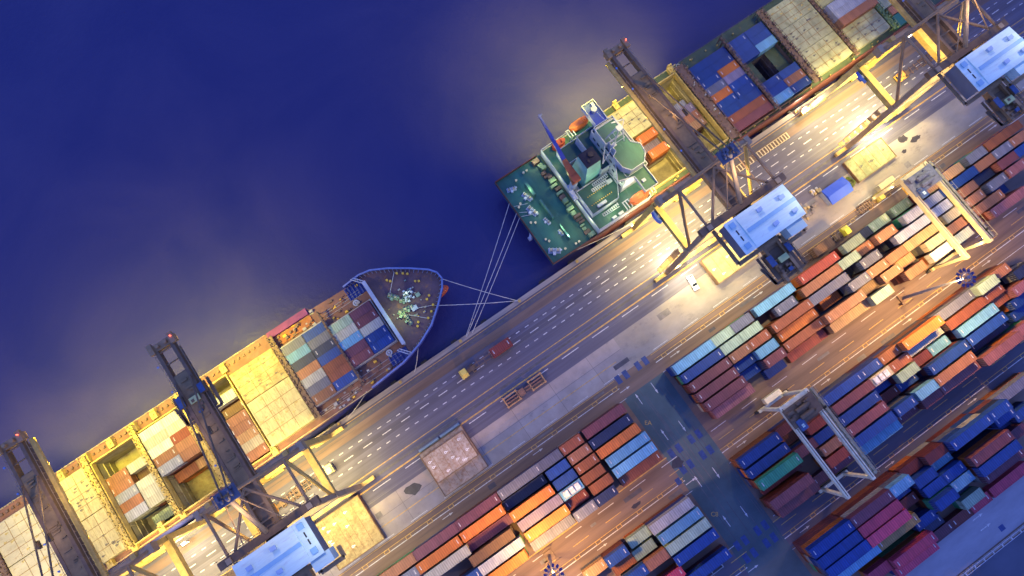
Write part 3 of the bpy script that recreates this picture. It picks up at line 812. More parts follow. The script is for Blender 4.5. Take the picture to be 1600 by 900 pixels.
bollards(s1, O, [(-7.7, -48.8), (-7.1, -48.1), (-1.8, -44.4), (-1.0, -43.9), (-.9, -39.2), (-1.9, -38.7), (-1.4, -36.6), (-2.7, -35.4), (-4.3, -34.4), (-7.0, -35.0), (-7.7, -34.2), (-4.6, -48.9), (-3.3, -48.0), (-2.4, -47.2)], 8.0, yellowst)
for (p, q) in (((-8.9, -45.5), (-5.0, -49.6)), ((-8.3, -39.6), (-1.6, -36.6)), ((-8.0, -38.0), (-4.6, -34.6))):
    r = MB(); r.tube((*p, 8.5), (*q, 8.4), .07, 0, 5); r.build('deck_rope', rope, s1, O)
for (u, v) in ((-17.6, -48.7), (-17.5, -32.9)):
    r = MB(); r.ring(u, v, 7.0, .45, .85, .25, 0, 18); r.tube((u, v, 7), (u, v, 7.4), .3, 0, 12); r.build('ventilator', whites, s1, O)
rr = random.Random(8); 
for (u0, u1, v0, v1) in ((-26, -15, -52.8, -47.6), (-27, -15, -33.5, -28.6), (-39, -28, -53.6, -49.8), (-40, -28, -31.2, -28.0)):
    for k in range(18): x = rr.uniform(u0, u1); y = rr.uniform(v0, v1); a = rr.uniform(.15, .5); r = MB(); r.box(x - a, x + a, y - a * .7, y + a * .7, 7, 7 + rr.uniform(.2, .9)); r.build('deck_fitting', rr.choice([yellowst, brownst, coaminggrey, rustdeck]), s1, O)
    for k in range(3): y = rr.uniform(v0, v1); r = MB(); r.tube((u0, y, 7.15), (u1, y, 7.15), .08, 0, 5); r.build('deck_pipe', coaminggrey, s1, O)
r = MB(); r.hexa([(-41, -53.0, 7), (-29.2, -53.0, 7), (-29.2, -55.05, 7), (-41, -55.05, 7)], [(-41, -53.0, 8.4), (-29.2, -53.0, 8.4), (-29.2, -55.05, 7.4), (-41, -55.05, 7.4)]); r.build('side_bulwark', mat('purple_oxide', (.22, .06, .13), .6, .3, .4), s1, O)
r = MB(); r.box(-41, -29.2, -52.9, -50.4, 7, 7.3); sd = r.build('side_walkway', mat('orange_oxide', (.34, .12, .05), .7, .35, .4, rust=.5, rustcol=(.18, .07, .04)), s1, O)
for k in range(9): x = rr.uniform(-40, -30); y = rr.uniform(-52.4, -50.9); a = rr.uniform(.15, .45); r = MB(); r.box(x - a, x + a, y - .3, y + .3, 7.3, 7.3 + rr.uniform(.3, 1.1)); r.build('locker', brownst, sd, O)
lashing_bridge(s1, O, -41.0, -39.7, -53.2, -28.4, 7, 9.3, brownst, 1)
lashing_bridge(s1, O, -27.0, -26.7 + .1, -51.5, -29.0, 7, 9.7, brownst, 2)
lashing_bridge(s1, O, -68.0, -66.4, -53.8, -28.2, 7, 9.8, coaming, 3)
lashing_bridge(s1, O, -80.7, -79.7, -53.8, -28.2, 7, 9.8, coaming, 4)
lashing_bridge(s1, O, -94.3, -93.0, -53.8, -28.2, 7, 9.6, coaming, 5)
lashing_bridge(s1, O, -107.8, -104.4, -53.8, -28.2, 7, 9.4, brownst, 6)
lashing_bridge(s1, O, -122.3, -120.6, -53.8, -28.2, 7, 9.4, brownst, 7)
ship_hatch(s1, O, -53.6, -41.3, -50.6, -42.1, 7, 9.3, mat('hatch_dirty_ochre', (.42, .32, .13), .8, .45, .35, rust=.6, rustcol=(.20, .11, .04)), 2, 1, 1, 14)
ship_hatch(s1, O, -53.6, -41.3, -41.9, -29.3, 7, 9.4, hatchw, 2, 1, 2, 14)
ship_hatch(s1, O, -104.2, -94.5, -51.8, -40.6, 7, 9.4, hatchw, 2, 1, 3, 16); ship_hatch(s1, O, -104.2, -94.5, -40.4, -29.0, 7, 9.4, hatchw, 2, 1, 4, 16)
hg = mat('hatch_grey', (.50, .45, .27), .65, .2, .3, rust=.3, rustcol=(.3, .2, .08), stretch=(.6, 1.4, 1))
ship_hatch(s1, O, -120.4, -108.0, -51.6, -41.2, 7, 9.2, hg, 2, 1, 5, 10); ship_hatch(s1, O, -120.4, -108.0, -41.0, -29.0, 7, 9.2, hg, 2, 1, 6, 10)
ship_hatch(s1, O, -134, -122.6, -51.6, -29.0, 7, 9.2, hg, 2, 2, 9, 10)
clamp_row(s1, O, [-54.3, -61.5, -67.4, -74.5, -80.2, -86.8, -93.6, -100.5, -107], -53.0, 7, coaming); clamp_row(s1, O, [-54, -67.3, -80.2, -93.6, -100.3, -107, -86], -28.2, 7, coaming)
railing([(-41.5, -54.8), (-135, -54.8)], 7.0, 1.3).build('railing', mat('rail_cream', (.6, .50, .24), .5), s1, O)
railing([(-26, -27.55), (-135, -27.45)], 7.0, 1.3).build('railing', mat('rail_cream', (.6, .50, .24), .5), s1, O)
for k in range(60):
    u = -44 - k * 1.5; r = MB(); r.box(u - .3, u + .3, -53.9, -53.3, 7, 7.5); r.build('deck_stanchion', brownst, s1, O)
b = MB(); b.box(-79.4, -68.2, -38.5, -28.9, -1, -.2); b.build('hold_floor', mat('floor_olive', (.35, .30, .10), .8, .4, .5, rust=.4), s1, O)
G1 = 'containers aboard the left ship'
bayA = [[('grey', 'white'), ('grey', 'white')], ]
colsL = ['white', 'white', 'sky', 'plum', 'wine']; colsR = ['plum', 'wine', 'white', 'blue', 'blue']
colsL[0] = 'mist'; 
for i in range(5):
    v = -45.5 + 2.49 * i
    ship_box(-23.6, v, 9.6, 2, colsL[i], f"{WORD[colsL[i]]} container, {ORD[i]} from water side, aft column of bay nearest the bow", G1)
    ship_box(-17.4, v, 9.6, 2, colsR[i], f"{WORD[colsR[i]]} container, {ORD[i]} from water side, forward column of bay nearest the bow", G1)
cL = ['slate', 'sky', 'navy', 'salmon', 'grey', 'slate', 'salmon']; cR = ['blue', 'slate', 'navy', 'blue', 'rust', 'rust', 'blue']
for i in range(7):
    v = -47.7 + 2.46 * i
    ship_box(-36.3, v, 9.6 - (.0 if i != 2 else 0), 2, cL[i], f"{WORD[cL[i]]} container, {ORD[i]} from water side, aft column of second bay behind the bow", G1)
    ship_box(-30.1, v, 9.6, 2, cR[i], f"{WORD[cR[i]]} container, {ORD[i]} from water side, forward column of second bay behind the bow", G1)
cR = ['salmon', 'salmon', 'tan', 'cream', 'salmon']; cL = ['salmon', 'tan', 'cream', 'cream', 'white']
for i in range(5):
    v = -40.2 + 2.47 * i
    for n, c, u, col in ((0, cR[i], -57.6, 'forward'), (1, cL[i], -63.1, 'aft')):
        ship_box(u - n * .1, v, 9.2, 2, c, f"{WORD[c]} container, {ORD[i]} from water side, {col} column under the left crane's boom", G1)
        low2 = None
ship_box(-57.6, -46.3, 9.2, 2, 'white', 'white container alone near the water side, right of the left crane boom', G1)
ship_box(-63.2, -46.3, 8.6, 2, 'periwinkle', 'periwinkle container beside the lone white one under the left crane boom', G1)
cL = ['white', 'grey', 'white', 'salmon', 'periwinkle']; cR = ['white', 'white', 'red', 'salmon', 'salmon']
for i in range(5):
    v = -49.6 + 2.47 * i
    ship_box(-76.4, v, 9.6, 2, cL[i], f"{WORD[cL[i]]} container, {ORD[i]} from water side, aft column left of the left crane boom", G1)
    ship_box(-70.9 + .6, v, 9.6, 2, cR[i], f"{WORD[cR[i]]} container, {ORD[i]} from water side, forward column left of the left crane boom", G1)
ship_box(-57.6, -43.4, 6.6, 2, 'brown', 'brown container sunk between the white one and the salmon rows under the boom', G1)
ship_box(-75.8, -36.9, 5.2, 2, 'rust', 'rust red container lower in the hold beside the pale blue one', G1)
ship_box(-71.0 + 1.3, -36.9, 5.2, 2, 'tan', 'tan container lower in the hold, forward of the rust red one', G1)
cL = ['salmon', 'salmon', 'periwinkle', 'salmon', 'periwinkle']; cR = ['white', 'brown', 'white', 'white', 'white']
for i in range(5):
    v = -45.3 + 2.47 * i
    ship_box(-90.2 + (.9 if i == 4 else 0) * 0, v, 6.8, 2, cL[i], f"{WORD[cL[i]]} container, {ORD[i]} from water side, aft column of the open hold", G1)
    ship_box(-83.9, v, 6.8 if i != 1 else 4.2, 2, cR[i], f"{WORD[cR[i]]} container, {ORD[i]} from water side, forward column of the open hold", G1)
ship_box(-86.5, -31.6, 3.0, 2, 'sage', 'pale green container deep in the open hold at the quay side', G1)
# boxes deeper in the holds, carrying the top ones
lo = MB(); rr = random.Random(5)
def under(u, v, top, bottom, n=2):
    h = top - 2.6
    while h - 2.6 >= bottom - .5: h -= 2.6; container_mb(n, h, u, v, lo, rr.randrange(len(UNDER)), False)
    if h - bottom > .05: lo.box(u - 3, u + 3, v - 1.15, v + 1.15, bottom, h, 0)
for i in range(5):
    for u in (-57.6, -63.2): under(u, -40.2 + 2.47 * i, 9.2, -1)
    for u in (-76.4, -70.3): under(u, -49.6 + 2.47 * i, 9.6, -1)
    under(-90.2, -45.3 + 2.47 * i, 6.8, -1); under(-83.9, -45.3 + 2.47 * i, 6.8 if i != 1 else 4.2, -1)
under(-57.6, -43.4, 6.6, -1); under(-57.6, -46.3, 9.2, -1); under(-63.2, -46.3, 8.6, -1); under(-75.8, -36.9, 5.2, -.2); under(-69.7, -36.9, 5.2, -.2); under(-86.5, -31.6, 3.0, -1)

# ------------------------------------------------------------------ right ship (stern towards the middle of the quay)
O = (90, -41, 0)
s2 = thing('container_ship', 'red-hulled container ship with green decks and white bridge, its square stern facing the bow', 'ship', O)
dk = [(30.4, -55.4), (30.3, -27.9), (44, -27.6), (240, -27.6), (240, -55.2), (44, -55.2)]
wt = [(36, -53.5), (36, -29.5), (46, -27.8), (240, -27.7), (240, -55), (46, -54.8)]
hull(s2, O, dk, wt, 6.3, hull_r)
b = MB(); b.prism([(30.4, -55.4), (30.3, -27.9), (44.6, -27.6), (44.6, -55.2)], 5.9, 6.3); b.build('stern_deck', greendeck, s2, O)
m = MB(); VW = (-52.5, -29.4)
for a, c in ((44.6, 64.0), (75.6, 81.3), (88.6, 109.0), (113.6, 240)): m.box(a, c, -55.2, -27.6, 5.9, 6.3)
for a, c in ((64.0, 75.6), (81.3, 88.6)): m.box(a, c, -55.2, VW[0], 5.9, 6.3); m.box(a, c, VW[1], -27.6, 5.9, 6.3)
m.box(109, 113.6, -55.2, -43.7, 5.9, 6.3); m.box(109, 113.6, -36.4, -27.6, 5.9, 6.3)
m.build('main_deck', mat('deck_mixed_green', (.055, .085, .055), .7, .35, .3, rust=.3, rustcol=(.2, .14, .05)), s2, O)
gr = mat('hold_lamp_yellow', (.42, .36, .18), .7, .3, .5, rust=.3, rustcol=(.3, .2, .07))  # hold walls carry the yellow crane light in their colour
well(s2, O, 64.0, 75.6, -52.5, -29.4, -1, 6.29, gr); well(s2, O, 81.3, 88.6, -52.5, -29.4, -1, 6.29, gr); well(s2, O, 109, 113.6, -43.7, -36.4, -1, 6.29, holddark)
for (a, c, d, e, mm) in ((64.0, 75.6, -52.5, -29.4, coaming), (81.3, 88.6, -52.5, -29.4, coaming)): frame_rect(a, c, d, e, 6.3, 8.6, .3).build('hatch_coaming', mm, s2, O)
for (a, c, d, e) in ((91.7, 104.4, -51.5, -28.6), (105.0, 117.5, -51.5, -28.6)): frame_rect(a, c, d, e, 6.3, 7.6, .15).build('hatch_coaming', brownst, s2, O)
wall_along([(44, -55.1), (30.6, -55.3), (30.5, -28.0), (44, -27.7), (62, -27.7)], 6.3, 7.3, .15).build('bulwark', hull_r, s2, O)
wall_along([(62, -27.65), (240, -27.65)], 6.0, 6.9, .35).build('bulwark', mat('rail_red', (.13, .045, .03), .5, .3, .7), s2, O)
railing([(62, -55.0), (75, -55.0), (91, -55.0)], 6.3, 1.3).build('railing', mat('rail_cream', (.6, .50, .24), .5), s2, O)
railing([(92, -55.0), (160, -55.0)], 6.3, 1.5).build('railing', steel, s2, O)
# mooring gear on the stern deck
wp = mat('winch_pale', (.45, .50, .55), .5, .2, 1)
for (u, v, a, s) in ((35.5, -47.2, 1.2, .8), (33.2, -51.3, .3, .7), (34.4, -43.2, 1.3, .9), (36.0, -38.6, 1.4, .6), (32.9, -30.9, .6, .9), (37.2, -34.0, 1.5, .5)): winch(s2, O, u, v, 6.3, a, wp, gd, s)
bollards(s2, O, [(35.6, -52.5), (32.8, -46.5), (31.9, -45.9), (32.1, -40.6), (33.1, -39.9), (32.7, -34.6), (33.2, -33.7), (38.6, -29.1), (39.6, -29.1), (35.5, -29.6), (38.5, -53.2), (39.5, -53.2)], 6.3, mat('bollard_cream', (.65, .55, .3), .5))
r = MB()
for (p, q) in (((30.9, -46.8), (34.4, -45.4)), ((31.2, -44.6), (34.6, -42.6)), ((31, -43.4), (34.2, -42.0))): r.tube((*p, 6.9), (*q, 7.0), .06, 0, 5)
r.build('deck_rope', rope, s2, O)
for (u0, u1, v0, v1) in ((36.6, 37.4, -50, -46), (37.2, 37.7, -44, -38), (37.6, 38.0, -35.6, -31)):
    r = MB(); r.box(u0, u1, v0, v1, 6.3, 8.6); r.build('screen_wall', mat('screen_green', (.05, .14, .12), .5), s2, O)
rr = random.Random(2); r = MB(); r2 = MB()
v = -54.3
while v < -28.6:
    a = rr.uniform(.5, 1.3); d = rr.uniform(.5, 1.0); q = MB(); mm = brownst if rr.random() < .55 else mat('locker_green', (.16, .24, .14), .6, .3, 1); x = 43.2 + rr.uniform(-.5, .3)
    q.box(x - d, x + d, v, v + a, 6.3, 6.3 + rr.uniform(.5, 2.0)); q.build('deck_locker', mm, s2, O); v += a + rr.uniform(.1, .5)
# accommodation block
def block(name, poly, h0, h1, top, wall=whites, rim=.55, parent=None):
    b = MB(); b.prism(poly, h0, h1 - .02); o = b.build(name, wall, parent or s2, O)
    cx = sum(p[0] for p in poly) / len(poly); cy = sum(p[1] for p in poly) / len(poly)
    t = MB(); t.prism([(cx + (p[0] - cx) * .97, cy + (p[1] - cy) * .97) for p in poly], h1 - .02, h1 + .03); t.build('roof_deck', top, o, O)
    wall_along(list(poly) + [poly[0]], h1 - .02, h1 + rim, .16).build('parapet', whites, o, O)
    wnd = MB()
    return o
block('poop_house', [(45.2, -54.7), (44.9, -27.9), (61.4, -27.7), (61.4, -54.7)], 6.3, 9.6, greendeck, rim=.9)
block('lower_block', [(45.3, -39.2), (45.3, -31.8), (53.4, -31.8), (55.4, -35), (55.4, -39.2)], 9.63, 12.6, greendark)
block('port_block', [(47.6, -51.2), (47.6, -46.6), (54.2, -46.6), (54.2, -51.2)], 9.63, 12.6, greendark)
block('middle_block', [(52.9, -50.3), (52.9, -39.3), (60.9, -39.3), (60.9, -50.3)], 9.63, 16.6, greendark)
tw = block('tower', [(55.5, -48.2), (55.5, -33.2), (61.8, -33.2), (61.8, -48.2)], 9.63, 20.9, greendark)
w_ = MB()
for h in (13, 16, 19):
    for k in range(8): v = -47 + k * 1.75; w_.box(61.79, 61.84, v, v + 1.0, h - .4, h + .5); w_.box(55.46, 55.51, v, v + 1.0, h - .4, h + .5)
w_.build('window', mat('window_glass', (.05, .07, .10), .1, .1, 1), tw, O)
block('bridge_wing', [(57.1, -54.6), (57.1, -48.3), (60.6, -48.3), (60.6, -54.6)], 20.0, 21.0, skytintdeck, rim=1.0)
block('bridge_deck', [(56.2, -48.2), (56.0, -39.3), (52.8, -33.5), (56.9, -32.2), (56.9, -27.6), (60.6, -27.6), (60.6, -33.5), (62.3, -39), (61.8, -48.2)], 20.95, 21.4, greendeck, rim=.9)
block('monkey_island', [(55.3, -46.8), (55.3, -42.4), (60.8, -42.4), (60.8, -46.8)], 21.43, 24, greendeck)
block('wheelhouse', [(54.9, -38.8), (55.1, -35.3), (56.5, -33.4), (60.4, -33.4), (62.0, -35.4), (62.4, -37.8), (60.7, -39.6), (60.7, -42.3), (56.2, -42.3), (56.2, -39.4)], 21.43, 24, greendeck)
r = MB(); r.prism([(48.5, -46.2), (48.3, -39.6), (54.2, -39.4), (54.2, -46.4)], 9.6, 10.2); r.hexa([(48.6, -39.7, 10), (54.0, -39.7, 10), (54.0, -46.0, 10), (48.6, -46.0, 10)], [(48.2, -40.1, 23.6), (52.1, -40.1, 23.6), (52.1, -43.9, 23.6), (48.2, -43.9, 23.6)])
fu = r.build('funnel', mat('funnel_green', (.22, .50, .42), .45, .15, .5, rust=.08), s2, O)
r = MB(); r.box(48.1, 52.2, -44.0, -40.0, 23.6, 24.3); r.build('funnel_top', mat('soot_black', (.012, .012, .029), .8, .2, 1), fu, O)
r = MB(); r.tube((50.6, -42.3, 24.3), (50.6, -42.3, 24.9), .7, 0, 14); r.tube((49.3, -41.2, 24.3), (49.3, -41.2, 24.7), .35, 0, 10); r.build('exhaust_pipe', mat('soot_grey', (.04, .03, .03), .7), fu, O)
r = MB()
for p in ((56.2, -43.6), (59.6, -43.6), (56.2, -40.6), (59.6, -40.6)):
    r.tube((*p, 24), (58.0 + (p[0] - 58) * .3, -42.1 + (p[1] + 42.1) * .3, 31), .13, 0, 6)
for h, s in ((26, .85), (28.4, .6)):
    P = [(58 + s * 1.8 * a, -42.1 + s * 1.5 * b_, h) for a, b_ in ((-1, -1), (1, -1), (1, 1), (-1, 1))]
    for k in range(4): r.tube(P[k], P[(k + 1) % 4], .09, 0, 5)
r.tube((56.2, -43.6, 24), (52.6, -39.4, 21.6), .12, 0, 6); r.tube((56.2, -41, 24), (52.6, -39.4, 21.6), .12, 0, 6)
r.box(57.3, 58.7, -42.8, -41.4, 30.9, 31.1); r.build('radar_mast', whites, s2, O)
r = MB(); r.beam((56.9, -44.0, 31.5), (59.6, -43.2, 31.5), .25, .3); r.tube((58.1, -43.6, 31), (58.1, -43.6, 31.5), .12, 0, 6); r.beam((58.6, -41.6, 30), (60.6, -43.6, 30), .18, .2); r.build('radar_scanner', whites, s2, O)
r = MB(); r.tube((58.9, -52.0, 21), (58.9, -52.0, 22.6), .5, 0, 14); r.tube((58.9, -52.0, 22.6), (58.9, -52.0, 23), .75, 0, 14); r.beam((59.2, -51, 22.3), (59.6, -48.0, 22.3), .12, .12); r.box(59.3, 60.0, -54, -52.6, 21, 22.2); r.build('satellite_dome', whites, s2, O)
# deck crane
r = MB(); r.tube((45.8, -41.2, 9.6), (45.8, -41.2, 16), 1.0, 0, 14); r.box(44.6, 47.0, -42.4, -39.6, 9.6, 11.2); r.beam((44.4, -40.4, 12.5), (44.2, -37.6, 12.5), 1.1, 1.4); pc = r.build('crane_pedestal', whites, s2, O, bevel=.1)
r = MB(); r.hexa([(44.7, -40.4, 16.0), (47.2, -40.4, 16.0), (46.6, -46.4, 18.6), (45.5, -46.4, 18.6)], [(44.7, -40.4, 17.6), (47.2, -40.4, 17.6), (46.6, -46.4, 19.5), (45.5, -46.4, 19.5)]); r.box(44.9, 47.0, -42, -40.2, 17.2, 18.3); r.build('jib_base', orangeb, pc, O)
r = MB(); r.hexa([(45.5, -46.4, 18.6), (46.6, -46.4, 18.6), (47.4, -59.2, 21.0), (47.0, -59.2, 21.0)], [(45.5, -46.4, 19.6), (46.6, -46.4, 19.6), (47.4, -59.2, 21.5), (47.0, -59.2, 21.5)]); r.tube((46.7, -58.6, 21.2), (47.9, -58.9, 21.2), .25, 0, 8); r.build('jib', mat('jib_blue', (.03, .05, .28), .5), pc, O)
def lifeboat(name, u, v, h, L, m, lab):
    b = MB(); n = 8
    for k in range(n):
        x0 = -1 + 2 * k / n; x1 = -1 + 2 * (k + 1) / n; r0 = math.sqrt(max(.02, 1 - abs(x0) ** 2.6)); r1 = math.sqrt(max(.02, 1 - abs(x1) ** 2.6))
        for zz, hh in ((0, 1.1), (1.1, 2.1)):
            f = 1 if zz == 0 else .8
            b.hexa([(u + x0 * L, v + r0 * 1.3 * f, h + zz), (u + x1 * L, v + r1 * 1.3 * f, h + zz), (u + x1 * L, v - r1 * 1.3 * f, h + zz), (u + x0 * L, v - r0 * 1.3 * f, h + zz)],
                   [(u + x0 * L, v + r0 * 1.2 * f * f, h + hh), (u + x1 * L, v + r1 * 1.2 * f * f, h + hh), (u + x1 * L, v - r1 * 1.2 * f * f, h + hh), (u + x0 * L, v - r0 * 1.2 * f * f, h + hh)])
    t = thing(name, lab, 'lifeboat', (u, v, h)); b.build('boat_hull', m, t, (u, v, h))
    q = MB(); q.box(u + L * .35, u + L * .62, v - .5, v + .5, h + 2.05, h + 2.7); q.build('cockpit', m, t, (u, v, h)); return t
lifeboat('lifeboat', 57.3, -54.6, 10.6, 3.2, orangeb, 'orange lifeboat hung at the port side below the bridge wing')
lifeboat('lifeboat', 58.4, -29.2, 10.6, 3.2, orangeb, 'orange lifeboat on the quay side of the white bridge')
lifeboat('rescue_boat', 49.8, -53.2, 9.7, 2.0, mat('boat_red', (.45, .06, .03), .4), 'small red rescue boat at the port rail by the blue jib')
for (u0, v0) in ((53.2, -53.6), (53.8, -29.2), (61.2, -29.3)):
    r = MB()
    for k in range(3): r.beam((u0 + k * .8, v0 - 1.2, 11.6), (u0 + k * .8, v0 + 1.2, 11.6), .22, .25); r.tube((u0 + k * .8, v0 + 1.1, 9.6), (u0 + k * .8, v0 + 1.1, 11.6), .12, 0, 6)
    r.beam((u0 - .2, v0 - 1.1, 11.8), (u0 + 1.8, v0 - 1.1, 11.8), .2, .2); r.build('davit', whites, s2, O)
r = MB()
for k in range(11): r.tube((47.0 + k * .62, -36.4, 12.6), (47.0 + k * .62, -36.4, 12.85), .12, 0, 6); r.tube((46.6 + k * .62, -34.0, 12.6), (46.6 + k * .62, -34.0, 12.85), .12, 0, 6)
r.build('deck_light_row', yellowst, s2, O)
for (p, q, h0, h1) in (((50.0, -38.7), (54.0, -38.4), 12.7, 14.6), ((49.0, -37.6), (53.2, -37.2), 12.7, 13.8), ((48.3, -31.2), (52.6, -30.8), 9.7, 11.5)):
    r = MB()
    for d in (0, .8): r.beam((p[0], p[1] + d, h0), (q[0], q[1] + d, h1), .12, .35)
    for k in range(9): t = k / 8; r.beam((p[0] + (q[0] - p[0]) * t, p[1], h0 + (h1 - h0) * t), (p[0] + (q[0] - p[0]) * t, p[1] + .8, h0 + (h1 - h0) * t), .3, .05)
    r.build('stair', whites, s2, O)
for (u0, u1, v0, v1, h, hh) in ((47.5, 50.2, -33.2, -32.5, 12.6, 1.0), (53.2, 54.6, -37.2, -36.2, 12.6, .9), (51.6, 53, -28.9, -28.2, 9.6, .9), (49.5, 50.8, -28.9, -28.2, 9.6, .9), (57.8, 58.8, -30.6, -29.8, 21.4, .6), (56.4, 57.4, -41.6, -40.7, 24, .5)):
    r = MB(); r.box(u0, u1, v0, v1, h, h + hh); r.build('vent_box', whites, s2, O)
railing([(45.2, -54.6), (61.2, -54.6)], 9.6, 1.2).build('railing', whites, s2, O); railing([(45.1, -28.0), (61.2, -27.8)], 9.6, 1.2).build('railing', whites, s2, O)
r = MB(); r.tube((31.2, -39, 4), (30.0, -37.6, 3.4), .5, 0, 8); r.box(29.6, 30.4, -38.4, -37.4, 2.6, 3.8); r.build('hull_fitting', whites, s2, O)
# cargo area
hatchc = mat('hatch_primrose', (.52, .47, .20), .7, .25, .5, rust=.45, rustcol=(.35, .32, .12))
hatcho = mat('hatch_olive_grey', (.33, .33, .19), .75, .35, .3, rust=.5, rustcol=(.20, .19, .09), stretch=(1, .6, 1))
ship_hatch(s2, O, 65.4, 75.5, -52.4, -44.0, 6.3, 8.9, hatchc, 1, 1, 21, 9)
lashing_bridge(s2, O, 76.0, 81.0, -54.0, -28.6, 6.3, 8.7, coaming, 22); lashing_bridge(s2, O, 62.4, 63.6, -54.0, -28.6, 6.3, 8.6, coaming, 23)
lashing_bridge(s2, O, 89.0, 91.5, -53.6, -28.2, 6.3, 9.2, brownst, 24); lashing_bridge(s2, O, 104.42, 104.9 + .25, -53.6, -28.2, 6.3, 9.3, brownst, 25); lashing_bridge(s2, O, 117.7, 119.6, -54, -28.2, 6.3, 9.2, brownst, 26); lashing_bridge(s2, O, 132.3, 133.3, -54, -28.2, 6.3, 8.9, brownst, 27)
for i in range(3):
    ship_hatch(s2, O, 119.9, 132.1, -53.9 + 8.2 * i + (1.2 if i == 0 else 0), -53.9 + 8.2 * (i + 1) - .08, 6.3, 8.8, hatcho, 2, 1, 30 + i, 9)
ship_hatch(s2, O, 133.6, 145.6, -44.6, -37.0, 6.3, 8.9, hatcho, 2, 1, 40, 5); ship_hatch(s2, O, 133.6, 145.6, -36.9, -29.4, 6.3, 8.9, hatcho, 2, 1, 41, 8); ship_hatch(s2, O, 133.6, 145.6, -53.6, -44.7, 6.3, 8.9, hatchc, 2, 1, 42, 5)
lashing_bridge(s2, O, 146.0, 147.4, -54, -28.2, 6.3, 8.9, mat('bridge_green', (.13, .2, .08), .6, .3, 1), 28)
ship_hatch(s2, O, 147.8, 160, -53.6, -34.5, 6.3, 8.7, hatcho, 2, 1, 43, 6)
r = MB(); r.box(148, 154.5, -31.6, -28.2, 6.3, 8.6); r.build('side_tank', greendeck, s2, O)
clamp_row(s2, O, [76.2, 70, 64, 88.8], -54.1, 6.3, coaming); r = MB(); r.ring(90, -54.4, 6.4, .4, .6, .3); r.ring(91.6, -54.4, 6.4, .4, .6, .3); r.ring(90, -28.5, 6.4, .4, .6, .3); r.build('fairlead', castm, s2, O)
rr = random.Random(12)
for (u0, u1, v0, v1, mm) in ((92, 118, -54.6, -52.4, coaming), (92, 118, -28.5, -27.9, coaming), (120, 146, -29.2, -28, coaming), (89.2, 91.4, -52, -29, castm), (62, 90, -29.0, -28.0, coaming)):
    for k in range(9): x = rr.uniform(u0, u1); y = rr.uniform(v0, v1); a = rr.uniform(.1, .22); z = 9.2 if u1 < 92 and u0 > 89 else 6.3; r = MB(); r.box(x - a, x + a, y - a, y + a, z, z + rr.uniform(.3, .9)); r.build('deck_fitting', mm, s2, O)
G2 = 'containers aboard the right ship'
ship_box(71.6, -42.4, 8.0, 2, 'orange', 'orange-yellow container next to the primrose hatch forward of the bridge', G2)
ship_box(71.6, -39.9, 5.4, 2, 'lilac', 'lilac grey container sunk between two orange ones forward of the bridge', G2)
ship_box(71.9, -37.4, 8.0, 2, 'orange', 'orange container on the quay side of the sunken lilac one', G2)
for v, t in ((-42.4, 8.0), (-39.9, 5.4), (-37.4, 8.0)): under(71.6, v, t, -1)
for i, (c1, c2) in enumerate((('tan', 'lilac'), ('salmon', 'salmon'), ('salmon', 'tan'))):
    v = -42.6 + 2.47 * i
    ship_box(84.9, v, 6.6, 2, c2, f"{WORD[c2]} container, {ORD[i]} from water side, in yellow-lit hold under the middle crane", G2); under(84.9, v, 6.6, -1)
ship_box(84.9, -45.1, 4.0, 2, 'periwinkle', 'periwinkle container lowest in the yellow-lit hold under the middle crane', G2); under(84.9, -45.1, 4.0, -1)
bb_ = [('blue', 4), ('blue', 4), ('blue', 'orange'), ('slate', 'lilac'), ('orange', 'blue'), ('blue', 'blue'), ('blue', 4), ('rust', 4), ('wine', 4)]
for i, (p, q) in enumerate(bb_):
    v = -50.0 + 2.47 * i
    if q == 4: ship_box(98.05, v, 8.95, 4, p, f"{WORD[p]} long container, {ORD[i]} row from water in the full bay of blue boxes", G2)
    else:
        ship_box(94.95, v, 8.95, 2, p, f"{WORD[p]} container, aft half of {ORD[i]} row from water in the full blue bay", G2); ship_box(101.15, v, 8.95, 2, q, f"{WORD[q]} container, forward half of {ORD[i]} row from water in the full blue bay", G2)
b3 = {0: ('blue', 'blue'), 1: ('blue', 'blue'), 2: ('blue', 'sky'), 6: ('blue', 'blue'), 7: ('blue', 'salmon'), 8: ('sky', 'blue')}
for i, (p, q) in b3.items():
    v = -50.0 + 2.47 * i
    ship_box(108.2, v, 8.95, 2, p, f"{WORD[p]} container, aft half of {ORD[i]} row from water in the bay with a gap", G2); ship_box(114.35, v, 8.95, 2, q, f"{WORD[q]} container, forward half of {ORD[i]} row from water in the bay with a gap", G2)
for i, c in enumerate(('periwinkle', 'periwinkle', 'salmon')):
    ship_box(139.4, -42.6 + 2.47 * i, 11.55, 4, c, f"{WORD[c]} long container, {ORD[i]} from water, standing on the olive hatch near the top edge", G2)
ship_box(137, -49.6, 11.55, 2, 'navy', 'navy blue container cut by the top edge of the picture on the right ship', G2)
ship_box(151.5, -33.0, 8.9, 2, 'salmon', 'salmon container beside the green side tank under the right crane', G2)
tag(lo.build('lower_containers', [cmat(c) for c in UNDER]), 'containers lower in the holds of both ships beneath the top ones', 'containers', kind='stuff')
